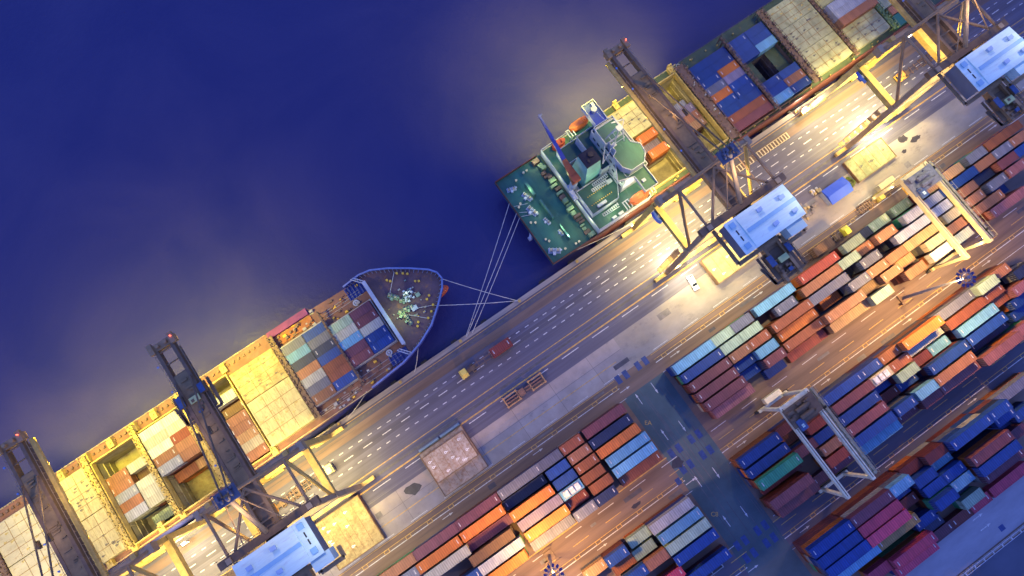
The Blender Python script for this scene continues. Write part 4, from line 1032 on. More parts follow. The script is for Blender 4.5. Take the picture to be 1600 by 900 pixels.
# mooring lines
ML = [((4.2, -41.0, 8.6), (18.0, -26.0, .7), 'white mooring line from the tip of the blue bow to the quay'), ((-1.2, -36.2, 8.6), (18.2, -26.0, .7), 'white mooring line from the bow flank to the quay'),
      ((30.6, -48.4, 6.6), (1.0, -26.1, .6), 'mooring line from the far corner of the green stern to the quay'), ((30.6, -45.0, 6.6), (1.2, -26.0, .6), 'mooring line from the middle of the green stern, upper of a pair'),
      ((30.6, -43.6, 6.4), (3.0, -26.0, .6), 'mooring line from the middle of the green stern, lower of a pair'), ((-9.8, -30.6, 8.6), (-15.4, -26.0, .6), 'short brown mooring line under the bow flank'),
      ((-27.5, -27.9, 7.3), (-36.2, -26.0, .6), 'short brown mooring line behind the bow of the left ship'), ((36.0, -28.0, 6.8), (57.0, -25.9, .6), 'long mooring line along the quay beside the green stern')]
for p, q, lab in ML:
    m = MB(); n = 8; pts = []
    for k in range(n + 1): t = k / n; pts.append((p[0] + (q[0] - p[0]) * t, p[1] + (q[1] - p[1]) * t, p[2] + (q[2] - p[2]) * t - 5.0 * t * (1 - t)))
    m.line(pts, .085, 0, 5); tag(m.build('mooring_line', rope, None, p), lab, 'rope', 'mooring lines')

# ------------------------------------------------------------------ ship-to-shore cranes
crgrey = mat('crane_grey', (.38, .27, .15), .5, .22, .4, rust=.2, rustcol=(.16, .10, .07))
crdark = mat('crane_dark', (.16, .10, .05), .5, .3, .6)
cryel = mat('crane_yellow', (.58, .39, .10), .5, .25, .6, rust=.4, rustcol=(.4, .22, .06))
crbrown = mat('crane_brown', (.33, .20, .09), .55, .25, .6)
roofm = mat('house_roof', (.62, .80, .72), .5, .12, .3, rust=.35, rustcol=(.48, .52, .52), stretch=(.4, 2.5, 1), per=True)
roofs = mat('house_roof_strip', (.25, .46, .60), .5, .08, .5)
blued = mat('machine_blue', (.05, .09, .20), .45, .25, 1.2)
cream = mat('crane_cream', (.52, .45, .24), .5, .15, .5, rust=.1)
def sts_crane(c, label, mirror=False, trolley_v=3.5, reel=True):
    O = (c, -17, 0); t = thing('quay_crane', label, 'crane', O, group='ship-to-shore cranes on the quay')
    s = -1 if mirror else 1
    V1, V2 = -24.4, -9.4
    def X(x): return c + x
    for x in (-9, 9):
        for v, vt, ht in ((V1, -21.6, 40.5), (V2, -9.8, 44.5)):
            m = MB(); m.beam((X(x), v, 2.4), (X(x * 1.0), v + (vt - v) * .55, 26), 1.3, 1.3); m.beam((X(x), v + (vt - v) * .55, 26), (X(x), vt, ht), 1.1, 1.1)
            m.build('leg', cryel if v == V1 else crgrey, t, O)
            m = MB(); m.box(X(x) - 4.2, X(x) + 4.2, v - .5, v + .5, 1.5, 2.5)
            o = m.build('bogie', cryel, t, O, bevel=.06)
            m = MB()
            for k in range(6): m.tube((X(x) - 3.6 + k * 1.45, v - .2, .45), (X(x) - 3.6 + k * 1.45, v + .2, .45), .42, 0, 12)
            for k in range(3): m.box(X(x) - 3.9 + k * 2.9, X(x) - 1.9 + k * 2.9, v - .35, v + .35, .7, 1.5)
            m.build('wheel_set', crdark, o, O)
    for x in (-9, 9):
        m = MB(); m.beam((X(x), -23.2, 26), (X(x), -9.6, 26), 1.5, 1.8); m.build('portal_beam', cryel, t, O, bevel=.05)
        m = MB(); m.beam((X(x), -24.3, 4.0), (X(x), -9.6, 4.0), .5, .5); m.build('tie_rod', cryel, t, O) if False else None
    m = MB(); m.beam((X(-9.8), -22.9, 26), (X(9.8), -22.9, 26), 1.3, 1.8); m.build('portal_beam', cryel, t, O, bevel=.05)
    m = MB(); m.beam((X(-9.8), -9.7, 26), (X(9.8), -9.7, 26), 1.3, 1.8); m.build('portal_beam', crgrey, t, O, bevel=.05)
    for v in (V1, V2):
        m = MB(); m.beam((X(-9), v, 5.5), (X(9), v, 5.5), .9, 1.2); m.build('sill_beam', cryel, t, O)
    m = MB(); m.tube((X(-12.3), -21.2, 38.5), (X(12.3), -21.2, 38.5), 1.0, 0, 14); m.box(X(-12.6), X(-11.4), -22.2, -20.2, 37.2, 39.6); m.box(X(11.4), X(12.6), -22.2, -20.2, 37.2, 39.6); m.build('upper_beam', crgrey, t, O)
    m = MB(); m.beam((X(-11.3), -9.9, 43.5), (X(11), -9.9, 43.5), 1.6, 1.3)
    for k in range(18): m.tube((X(-11.2 + k * 1.3), -11.0, 43.6), (X(-11.2 + k * 1.3), -11.0, 45.0), .06, 0, 4)
    m.tube((X(-11.2), -11.0, 45), (X(11), -11.0, 45), .06, 0, 4); m.build('upper_beam', crdark, t, O)
    for (a, b, r, mm) in (((-9, -20.3, 43.5), (-9, -9.9, 43.5), .32, crbrown), ((9, -20.3, 43.5), (9, -9.9, 43.5), .32, crbrown), ((0, -19.8, 43.8), (-8, -10, 43.5), .3, crbrown), ((0, -19.8, 43.8), (8, -10, 43.5), .3, crbrown),
                       ((-9, -20.2, 43.4), (-9.2, -9.9, 28), .38, crbrown), ((9, -20.2, 43), (9.2, -9.9, 28), .42, cryel), ((-12, -21.2, 38.5), (-9, -20.2, 43.5), .3, crbrown), ((12, -21.2, 38.5), (9, -20.2, 43.5), .3, crbrown),  # right diagonal is yellow because lamp light is put into its colour
                       ((-9, -20.3, 43.5), (0, -19.2, 53), .35, crbrown), ((9, -20.3, 43.5), (0, -19.2, 53), .35, crbrown), ((0, -19, 53), (-.4, -10.4, 44), .5, crgrey)):
        m = MB(); m.tube((X(a[0]), a[1], a[2]), (X(b[0]), b[1], b[2]), r, 0, 10); m.build('brace', mm, t, O)
    # boom: two box girders with a deck of walkways between them
    m = MB()
    for x in (-1.75, 1.75): m.box(X(x) - .35, X(x) + .35, -53.6, -20.6, 40.6, 42.4)
    for k in range(12): v = -53 + k * 2.95; m.box(X(-1.4), X(1.4), v - .12, v + .12, 41.9, 42.2)
    for x in (-2.35, 2.35): m.box(X(x) - .25, X(x) + .25, -52.5, -20.6, 41.0, 41.08)
    bm_ = m.build('boom', crdark, t, O)
    if c > 60 or c < -80:
        ws = -1 if c > 60 else 1; m = MB(); m.box(X(ws * 3.0) - .42, X(ws * 3.0) + .42, -53.4, -21, 40.1, 40.9); m.build('lit_side_strip', cryel, bm_, O)  # added strip, its yellow paints in the lamp-lit outer side of the boom
        lamp('boom_side_fill', c + ws * 5.5, -40, 47, 1700, (1, .74, .30), size=.3, kind='POINT')  # fill light added for the yellow strip, no fixture here
    m = MB(); m.box(X(-1.4), X(1.4), -47, -20.6, 41.9, 42.3)
    rr = random.Random(int(c * 7)); 
    for k in range(22): v = rr.uniform(-46, -22); m.box(X(rr.uniform(-1.2, .6)), X(rr.uniform(.7, 1.3)), v, v + rr.uniform(.1, .5), 42.3, 42.35 + rr.uniform(.05, .4))
    m.build('boom_walkway', mat('boom_plate', (.22, .145, .06), .6, .35, .35), bm_, O)
    m = MB()
    for sx in (-1, 1):
        m.tube((X(sx * 2.6), -53, 42.1), (X(sx * 2.6), -21, 42.1), .045, 0, 4)
        for k in range(22): m.tube((X(sx * 2.6), -53 + k * 1.5, 41), (X(sx * 2.6), -53 + k * 1.5, 42.1), .04, 0, 4)
    m.build('handrail', crgrey, bm_, O)
    m = MB(); m.box(X(-2.9), X(2.9), -55.2, -53.6, 41.0, 42.2); m.box(X(-2.9), X(-1.9), -55.6, -53.2, 42.2, 43.0); m.box(X(1.9), X(2.9), -55.6, -53.2, 42.2, 43.0)
    for x in (-2.4, -.9, .9, 2.4): m.tube((X(x), -54.4, 42.2), (X(x), -54.4, 43.1), .4, 0, 10)
    m.build('boom_tip', crbrown, bm_, O)
    m = MB(); m.tube((X(2.6), -54.6, 43.2), (X(2.6), -54.6, 43.6), .12, 0, 6); m.build('beacon', mat('beacon_red', (.8, .05, .029), .4, 0, 1, emit=(1, .12, .05, 6)), bm_, O)
    for v in (-50.5, -44.5, -33, -27): m = MB(); m.tube((X(-2.9), v, 42.5), (X(-2.9), v, 42.75), .22, 0, 8); m.build('boom_lamp', mat('lamp_blue_lens', (.12, .22, .5), .2, 0, 1), bm_, O)
    # landside girder under the machinery house
    m = MB()
    for x in (-1.75, 1.75): m.box(X(x) - .35, X(x) + .35, -20.5, 8.5, 40.4, 42.2)
    m.box(X(-1.4), X(1.4), -20.4, 2.5, 41.0, 41.2)
    for k in range(9): m.box(X(-1.4), X(1.4), -19 + k * 3.2, -18.7 + k * 3.2, 41.7, 42.0)
    m.build('rear_girder', crbrown, t, O)
    for sx in (-1, 1):
        m = MB(); m.tube((X(sx * .7), -19.4, 53), (X(sx * 1.7), -45.5, 42.6), .2, 0, 6); m.box(X(sx * 1.2) - .25, X(sx * 1.2) + .25, -33.4, -31.8, 46.4, 47.3); m.build('forestay', crdark, t, O)
        m = MB(); m.tube((X(sx * .9), -19, 53), (X(sx * 4.5), -10.5, 46), .14, 0, 6); m.build('backstay', crbrown, t, O)
    m = MB(); m.box(X(-2.2), X(2.2), -20.6, -17.8, 52.4, 52.7)
    for k in range(9): x = rr.uniform(-1.8, 1.8); v = rr.uniform(-20.3, -18.2); m.tube((X(x) - .2, v, 53.1), (X(x) + .2, v, 53.1), rr.uniform(.3, .6), 0, 10)
    for a, b in (((-2.2, -20.6), (2.2, -20.6)), ((-2.2, -17.8), (2.2, -17.8)), ((-2.2, -20.6), (-2.2, -17.8)), ((2.2, -20.6), (2.2, -17.8))): m.tube((X(a[0]), a[1], 53.7), (X(b[0]), b[1], 53.7), .06, 0, 4); m.tube((X(a[0]), a[1], 52.6), (X(a[0]), a[1], 53.7), .05, 0, 4)
    m.build('apex_platform', mat('apex_blue_grey', (.10, .11, .15), .5, .3, 1), t, O)
    # machinery house
    m = MB(); a0, a1 = (X(-7.3), X(7.7)) if s > 0 else (X(-7.7), X(7.6))
    m.box(a0, a1, -8.3, -1.0, 42.6, 46.7); h = m.build('machinery_house', mat('house_wall', (.13, .16, .20), .5, .1, .6), t, O)
    m = MB(); mid = -4.65
    m.hexa([(a0 - .2, -.8, 46.7), (a1 + .2, -.8, 46.7), (a1 + .2, -8.5, 46.7), (a0 - .2, -8.5, 46.7)], [(a0 - .2, -.8, 46.85), (a1 + .2, -.8, 46.85), (a1 + .2, -8.5, 46.85), (a0 - .2, -8.5, 46.85)])
    m.hexa([(a0 + 2.6, -.8, 46.85), (a1 + .2, -.8, 46.85), (a1 + .2, mid, 46.85), (a0 + 2.6, mid, 46.85)] if s > 0 else [(a0 - .2, -.8, 46.85), (a1 - 2.6, -.8, 46.85), (a1 - 2.6, mid, 46.85), (a0 - .2, mid, 46.85)],
           [(a0 + 2.6, -.8, 46.9), (a1 + .2, -.8, 46.9), (a1 + .2, mid, 47.25), (a0 + 2.6, mid, 47.25)] if s > 0 else [(a0 - .2, -.8, 46.9), (a1 - 2.6, -.8, 46.9), (a1 - 2.6, mid, 47.25), (a0 - .2, mid, 47.25)])
    x0, x1 = (a0 + 2.6, a1 + .2) if s > 0 else (a0 - .2, a1 - 2.6)
    m.hexa([(x0, mid, 46.85), (x1, mid, 46.85), (x1, -8.5, 46.85), (x0, -8.5, 46.85)], [(x0, mid, 47.25), (x1, mid, 47.25), (x1, -8.5, 46.9), (x0, -8.5, 46.9)])
    rf = m.build('roof', roofm, h, O)
    m = MB(); m.box(x0 + .4, x1, mid - .42, mid + .42, 47.22, 47.34); m.build('roof_walkway', roofs, h, O)
    for (x, v) in ((.2, -6.8), (5.6, -6.3), (1.2, -2.6), (6.1, -2.6)):
        xx = X(x * s if s > 0 else -x + .6) if True else 0
        m = MB(); m.box(xx - .45, xx + .45, v - .4, v + .4, 46.95, 47.7); m.box(xx - .62, xx + .62, v - .5, v + .3, 47.7, 47.8); m.build('roof_vent', mat('vent_blue', (.32, .45, .62), .5, .1, 1), h, O)
    ex = a0 + 1.2 if s > 0 else a1 - 1.2
    for v in (-7.3, -2.2):
        m = MB(); m.box(ex - .6, ex + .6, v - .6, v + .6, 46.85, 47.15); m.build('roof_hatch', roofs, h, O)
    m = MB(); m.box(ex - .14, ex + .14, -6.1, -5.0, 46.86, 46.9); m.box(ex - .14, ex + .14, -4.6, -3.5, 46.86, 46.9); m.build('roof_slot', black, h, O)
    b0, b1 = (X(3.0), X(6.9)) if s > 0 else (X(4.4), X(8.4))
    m = MB(); m.box(b0, b1, -.99, 1.3, 42.6, 45.9); m.box(b0 - .1, b1 + .1, -1.0 + .02, 1.4, 45.9, 46.05); m.build('annex', roofm, h, O)
    m = MB()
    fr = [(a0 - 1.0, -9.0), (a0 - 1.0, -.2), (b0 - .5, -.2), (b0 - .5, 2.0), (b1 + .8, 2.0), (b1 + .8, -.4)]
    for p, q in zip(fr, fr[1:]):
        m.beam((*p, 42.6), (*q, 42.6), .9, .08); m.tube((*p, 43.7), (*q, 43.7), .05, 0, 4); L = math.dist(p, q)
        for k in range(int(L / 1.3) + 1): f = k * 1.3 / L; m.tube((p[0] + (q[0] - p[0]) * f, p[1] + (q[1] - p[1]) * f, 42.6), (p[0] + (q[0] - p[0]) * f, p[1] + (q[1] - p[1]) * f, 43.7), .05, 0, 4)
    m.build('walkway', crbrown, t, O)
    # trolley with cab
    tv = trolley_v
    m = MB(); m.box(X(-3.2), X(3.2), tv - 3, tv + 3, 41.2, 41.4); m.box(X(-3.0), X(-1.9), tv - 2.2, tv + .2, 41.4, 42.9); m.box(X(1.8), X(3.1), tv - 2.6, tv - .4, 41.4, 42.8)
    for k in range(8): x = rr.uniform(-2.6, 2.6); v = tv + rr.uniform(-.5, 2.7); m.box(X(x) - .3, X(x) + .3, v - .3, v + .3, 41.4, 41.4 + rr.uniform(.4, 1.6))
    for a, b in (((-3.9, tv - 3.2), (-3.9, tv + 3.4)), ((3.9, tv - 3.2), (3.9, tv + 3.4)), ((-3.9, tv + 3.4), (3.9, tv + 3.4)), ((-4.6, tv - 1), (-3.9, tv + 3.4))):
        m.beam((X(a[0]), a[1], 41.2), (X(b[0]), b[1], 41.2), .6, .08); m.tube((X(a[0]), a[1], 42.3), (X(b[0]), b[1], 42.3), .05, 0, 4)
        for k in range(5): m.tube((X(a[0] + (b[0] - a[0]) * k / 4), a[1] + (b[1] - a[1]) * k / 4, 41.2), (X(a[0] + (b[0] - a[0]) * k / 4), a[1] + (b[1] - a[1]) * k / 4, 42.3), .05, 0, 4)
    tr = m.build('trolley', crdark, t, O)
    for q_ in ((-3.1, -1.8, tv - 2.3, tv + .1, 42.9, 43.1), (1.9, 3.0, tv - 2.5, tv - .5, 42.85, 43.0), (-.4, .5, tv + 2.0, tv + 2.8, 42.4, 42.8)): m = MB(); m.box(X(q_[0]), X(q_[1]), *q_[2:]); m.build('trolley_motor', blued, tr, O)
    m = MB(); m.box(X(-.9), X(1.3), tv - .9, tv + .4, 42.6, 42.8); m.box(X(-.8), X(1.2), tv - .8, tv + .3, 41.4, 42.6); m.build('cab', mat('cab_lime', (.45, .50, .20), .4, .05, 1), tr, O)
    # stairs and platforms round the landside leg
    m = MB(); 
    for k in range(9):
        x = -7.5 + k * 1.55; z = 3.0 + k * .2; m.box(X(x) - .55, X(x) + .55, -10.9 - (k % 2) * .9, -9.9 - (k % 2) * .9, z + 8, z + 8.08)
        for a in (-.55, .55): m.tube((X(x + a), -10.9 - (k % 2) * .9, z + 8), (X(x + a), -10.9 - (k % 2) * .9, z + 9.1), .05, 0, 4)
        m.tube((X(x - .55), -10.9 - (k % 2) * .9, z + 9.1), (X(x + .55), -10.9 - (k % 2) * .9, z + 9.1), .05, 0, 4)
    m.build('service_platform', crbrown, t, O); m = MB()
    for k in range(7):
        z = 3 + k * 3.2; m.box(X(-11.2), X(-9.8), -11.6, -10.2, z, z + .08)
        for a, b_ in ((-11.2, -11.6), (-9.8, -11.6), (-11.2, -10.2)): m.tube((X(a), b_, z), (X(a), b_, z + 3.2), .06, 0, 4)
        m.tube((X(-11.2), -11.6, z + 1.1), (X(-9.8), -11.6, z + 1.1), .05, 0, 4); m.tube((X(-11.2), -11.6, z + 1.1), (X(-11.2), -10.2, z + 1.1), .05, 0, 4)
    m.build('stair', crbrown, t, O)
    if reel:
        m = MB(); m.tube((X(-10.6), -20.2, 25.9), (X(-10.1), -20.2, 26.3), 1.75, 0, 22); m.tube((X(-10.7), -20.2, 25.8), (X(-9.9), -20.2, 26.45), .45, 1, 12); m.box(X(-10.4), X(-9.7), -20.9, -19.5, 24.8, 25.9)
        m.build('cable_reel', [mat('reel_blue', (.05, .10, .40), .5, .1, 1), castm], t, O)
    m = MB()
    for x in (-8.2, 8.2): m.box(X(x) - .5, X(x) + .5, -10.2, -9.8, 24.2, 24.7); m.box(X(x) - .5, X(x) + .5, -22.4, -22.0, 24.2, 24.7)
    m.build('floodlight', lamplit, t, O)
    return t
def crane_lights(c, k=1.0, water=1.0, under=1.0, boomk=1.0, lk=1.0):
    for x in (-3.2, 3.2): lamp('frame_floodlight', c + x, -16, 39.8, 16000 * under, WARM, 140, .4, aim=(c + x * 2.2, -16, 20))
    lamp('apex_lamp', c, -14, 52, 1300, (1, .72, .42), size=.3, kind='POINT'); lamp('boom_top_fill', c - 2.9, -34, 47.5, 700, (1, .66, .36), size=.3, kind='POINT'); lamp('roof_fill', c + 9.5, -4.5, 53, 1500, (1, .86, .62), size=.3, kind='POINT')  # boom top and roof fills are added to warm those tops, no fixtures
    for x, v in ((-4.5, -20.5), (4.5, -20.5), (-4.5, -12), (4.5, -12)): lamp('portal_floodlight', c + x, v, 24.0, 30000 * under, WARM, 112, .6, aim=(c + x * .5, v + (-1.5 if v > -15 else 1.5), 0))
    for v, f in ((-30, 1.0), (-38, 1.0), (-47, .8)): 
        for x in (-3.4, 3.4): lamp('boom_floodlight', c + x, v, 40.3, 17000 * k * f * boomk * (lk if x < 0 else 1), WARM, 96, .5, aim=(c + x * (2.6 if x > 0 or lk == 1 else 1.0), v, 7))
    for x in (-3.6, 3.6): lamp('boom_tip_floodlight', c + x, -53.5, 40.6, 115000 * water, (1.0, .80, .06), 108 if lk == 1 else 78, 2.5, aim=(c + x * 3 + (2 if lk < 1 else 0), -70 if lk == 1 else -78, -2))
    for x in (-3.4, 3.4): lamp('rear_floodlight', c + x, 2.5, 40.0, 34000 * k ** .5, (1, .84, .46), 128, .5, aim=(c + x * 4.6, 2, 0))
lamp('boom_floodlight', -122, -38, 40, 36000, WARM, 100, .6, aim=(-118, -40, 8)); lamp('boom_floodlight', -126, -30, 40, 26000, WARM, 110, .6, aim=(-118, -18, 0))  # added to brighten the left-edge hatches, as from an unseen crane farther left
for u in (-118, -100, -82, -66, -50): lamp('overside_floodlight', u, -56.2, 9.5, 32000, (1.0, .80, .06), 118, .8, aim=(u + 2, -70, -2))
for u, p in ((50, 50000), (62, 110000), (74, 110000), (86, 60000)): lamp('overside_floodlight', u, -56.2, 9.5, p * .5, (1.0, .80, .06), 118, .8, aim=(u - 2, -70, -2))
CG = [(-86.4, 'leftmost quay crane, its boom crossing the pale hatches at the lower left corner', False, -12.0, 1.0), (-51.5, 'second quay crane from the left, over the white and salmon containers of the left ship', True, -40.5, 1.0),
      (64.2, 'quay crane beside the green-decked ship bridge, with a trolley at its rear', False, 4.2, 1.15), (126.6, 'quay crane at the upper right corner, its house roof touching the right edge', False, 4.6, 1.1)]
for c, lab, mi, tv, k in CG: sts_crane(c, lab, mi, tv, reel=(c > 0))
crane_lights(-86.4, 1.0, 1.0, .8, .74); crane_lights(-51.5, 1.0, 1.15, .8, .72); crane_lights(64.2, 1.1, 1.9, 1.25, 1.1, .95); crane_lights(126.6, .5, .1, 1.3, .42)
for (u, v, p) in ((58.1, -9.9, 9000), (55.2, -24.9, 3500), (127.2, -10.0, 9000), (114.6, -24.9, 3500), (-86, -22.8, 3000)):
    m = MB(); m.box(-.5, .5, -.3, .3, -.2, .2); m.tube((0, 0, -2.6), (0, 0, -.2), .08); o = m.build('work_lamp', [lamplit]); o.location = (u, -v, 2.7)
    tag(o, 'glaring work lamp beside the ' + ('landside' if v > -15 else 'waterside') + ' bogies of the ' + ('leftmost' if u < 0 else 'middle right' if u < 100 else 'far right') + ' crane', 'lamp', 'work lamps at the crane bogies')
    lamp('work_light', u, v, 3.6, p, (1, .9, .65), size=.3, kind='POINT')

# ------------------------------------------------------------------ yard gantry cranes
def rtg(cu, cv, label, m1, m2, hw=3.8, hv=12.1, H=16.0, litc=None):
    O = (cu, cv, 0); t = thing('yard_gantry_crane', label, 'crane', O, group='rubber-tyred gantry cranes in the yard')
    for s in (-1, 1):
        m = MB(); m.beam((cu - 4.6, cv + s * hv, 1.7), (cu + 4.6, cv + s * hv, 1.7), .8, 1.0); m.build('sill_beam', m1, t, O, bevel=.05)
        for q in (-1, 1):
            m = MB(); m.beam((cu + q * 3.4, cv + s * hv, 2.2), (cu + q * hw, cv + s * hv, H - 1), .75, .75); m.build('leg', m1, t, O, bevel=.05)
            m = MB()
            for k in (-.8, .8): m.tube((cu + q * 3.9 + k, cv + s * hv - .3, .75), (cu + q * 3.9 + k, cv + s * hv + .3, .75), .74, 0, 14)
            m.build('wheel', black, t, O)
    for q in (-1, 1):
        m = MB(); m.box(cu + q * hw - .45, cu + q * hw + .45, cv - hv - .6, cv + hv + .6, H - 1.5, H); gd_ = m.build('girder', m1, t, O, bevel=.05)
        m = MB(); m.box(cu + q * hw - .08, cu + q * hw + .08, cv - hv, cv + hv, H, H + .14); m.build('rail', m2, gd_, O)
    m = MB(); m.box(cu + hw + .6, cu + hw + 2.0, cv - hv, cv + hv, H - .9, H - .8)
    for k in range(19): m.tube((cu + hw + 2.0, cv - hv + k * 1.34, H - .9), (cu + hw + 2.0, cv - hv + k * 1.34, H + .25), .05, 0, 4)
    m.tube((cu + hw + 2.0, cv - hv, H + .25), (cu + hw + 2.0, cv + hv, H + .25), .05, 0, 4); m.tube((cu + hw + 1.3, cv - hv, H - .6), (cu + hw + 1.3, cv + hv, H - .6), .2, 0, 6)
    rr = random.Random(int(cu))
    for k in range(14): v = cv + rr.uniform(-hv, hv); m.box(cu + hw + .9, cu + hw + 1.6, v, v + rr.uniform(.2, .9), H - .8, H - .3)
    m.build('walkway', mat('walkway_olive', (.30, .28, .18), .6, .3, 1), t, O)
    m = MB(); m.box(cu - hw, cu + hw, cv - hv - .5, cv - hv + .5, H - 1.2, H - .3); m.box(cu - hw, cu + hw, cv + hv - .4, cv + hv + .3, H - 1.3, H - .5) if False else None
    m.build('end_tie', m1, t, O)
    tv = cv - hv + 3.0
    m = MB(); m.box(cu - hw - .5, cu + hw + .5, tv - 2.6, tv + 2.4, H + .14, H + .4)
    for k in range(16): x = cu + rr.uniform(-hw, hw); v = tv + rr.uniform(-2.3, 2.0); a = rr.uniform(.2, .7); m.box(x - a, x + a, v - a * .6, v + a * .6, H + .4, H + .4 + rr.uniform(.3, 1.5))
    for s in (-1, 1):
        m.tube((cu - 1.8, tv + s * .9, H + 1.2), (cu + 1.8, tv + s * .9, H + 1.2), .55, 0, 12)
        m.tube((cu + s * (hw + .5), tv - 2.6, H + 1.4), (cu + s * (hw + .5), tv + 2.4, H + 1.4), .05, 0, 4); m.tube((cu - hw - .5, tv + s * 2.5, H + 1.4), (cu + hw + .5, tv + s * 2.5, H + 1.4), .05, 0, 4)
    tr = m.build('trolley', m2, t, O)
    m = MB(); m.box(cu - 3.3, cu - 1.4, tv + .9, tv + 3.7, H - 2.6, H + .9); m.build('operator_cab', blued, tr, O, bevel=.1)
    m = MB(); m.box(cu - 2.7, cu - 2.0, tv + 2.2, tv + 3.0, H + .9, H + 1.0); m.build('cab_roof_hatch', roofm, tr, O)
    m = MB(); m.box(cu - 2.4, cu + 2.6, cv - hv - 2.2, cv - hv - .7, 2.2, 4.4); m.build('engine_house', m1, t, O, bevel=.08)
    m = MB()
    for q in (-1, 1): m.beam((cu - 3.0, tv - .3 + q * 1.1, H - 3.5), (cu + 3.0, tv - .3 + q * 1.1, H - 3.5), .25, .3); m.beam((cu + q * 3, tv - 1.5, H - 3.5), (cu + q * 3, tv + .9, H - 3.5), .3, .3)
    for p in ((-1, -1), (1, -1), (1, 1), (-1, 1)): m.tube((cu + p[0] * 1.2, tv - .3 + p[1] * .8, H - 3.4), (cu + p[0] * 1.2, tv - .3 + p[1] * .8, H + .2), .04, 0, 4)
    m.build('spreader', yellowst, t, O)
    m = MB()
    for s in (-1, 1): m.box(cu + s * hw - .25, cu + s * hw + .25, cv + hv - 1.2, cv + hv - .9, H - 1.8, H - 1.52)
    m.build('floodlight', lamplit, t, O)
    return t
rtg(118.1, 18.2, 'cream yard gantry crane lit yellow, straddling the stacks nearest the quay', cream, mat('trolley_steel', (.12, .13, .17), .5, .35, 1.5))
rtg(56.9, 45.5, 'pale grey yard gantry crane in blue shade beside the crossing road', mat('gantry_grey', (.78, .70, .45), .5, .2, .5, rust=.25), crdark)
lamp('gantry_light', 116, 30.6, 14.2, 5000, (1, .84, .42), 150, .4, aim=(112, 25, 0)); lamp('gantry_light', 120, 30.6, 14.2, 4000, (1, .84, .42), 150, .4, aim=(120, 24, 4)); lamp('gantry_light', 113.5, 6.5, 12, 5000, (1, .86, .5), 160, .4, aim=(108, 8, 0))

# ------------------------------------------------------------------ floodlight masts
def mast(u, v, h, label, off=(0, 0)):
    O = (u, v, 0); t = thing('floodlight_mast', label, 'light mast', O)
    m = MB(); m.tube((u, v, .4), (u, v, h), .42, 0, 12, .2); m.build('pole', mat('mast_pale', (.17, .18, .22), .5, .2, 1), t, O)
    m = MB(); m.box(u - 1.2, u + 1.2, v - 1.2, v + 1.2, 0, .5); m.box(u - 1.9, u - 1.1, v + .6, v + 1.2, 0, 1.6)
    for s in (-1, 1): m.beam((u - 2.2, v + s * 1.9, .9), (u + 2.2, v + s * 1.9, .9), .1, .25)
    m.build('base_block', brownst, t, O)
    m = MB(); m.ring(u, v, h - .2, 1.15, 1.35, .15, 0, 24)
    for k in range(6): a = k * math.pi / 3; m.tube((u, v, h), (u + 1.3 * math.cos(a), v + 1.3 * math.sin(a), h - .1), .07, 0, 5)
    m.tube((u, v, h), (u, v, h + .7), .4, 0, 12); m.build('lamp_ring', mat('mast_pale', (.42, .45, .52)), t, O)
    for k in range(12):
        a = k * math.pi / 6; p = (u + 1.9 * math.cos(a), v + 1.9 * math.sin(a), h - .35); q = (u + 1.35 * math.cos(a), v + 1.35 * math.sin(a), h - .1)
        d = Vector((math.cos(a), math.sin(a), 0)); n = Vector((-d.y, d.x, 0))
        m = MB(); P = [Vector(p) + d * i * .36 + n * j * .27 for i, j in ((-1, -1), (1, -1), (1, 1), (-1, 1))]; m.hexa([x - Vector((0, 0, .25)) for x in P], [x + Vector((0, 0, .12)) for x in P]); m.tube(q, p, .05, 0, 4)
        o = m.build('floodlight', mat('lamp_housing', (.025, .04, .16), .5, .2, 1), t, O)
        m = MB(); m.hexa([x * 1.0 + (Vector(p) - x) * .15 - Vector((0, 0, .27)) for x in P], [x + (Vector(p) - x) * .15 - Vector((0, 0, .26)) for x in P]); m.build('lens', lamplit, o, O)
mast(103.2, 32.0, 27.0, 'tall floodlight mast with a ring of twelve lamps right of the crossing')
mast(-12.6, 31.7, 22.0, 'floodlight mast with a ring of lamps cut by the bottom edge left of the crossing')
for k in range(4):
    a = k * math.pi / 2 + .6
    lamp('mast_light', 103.2 + 1.9 * math.cos(a), 32.0 + 1.9 * math.sin(a), 26.2, 26000, (1, .60, .19), 172, .25, blend=.4)
    lamp('mast_light', -12.6 + 1.9 * math.cos(a), 31.7 + 1.9 * math.sin(a), 21.2, 17500, (1, .56, .15), 172, .25, blend=.4)

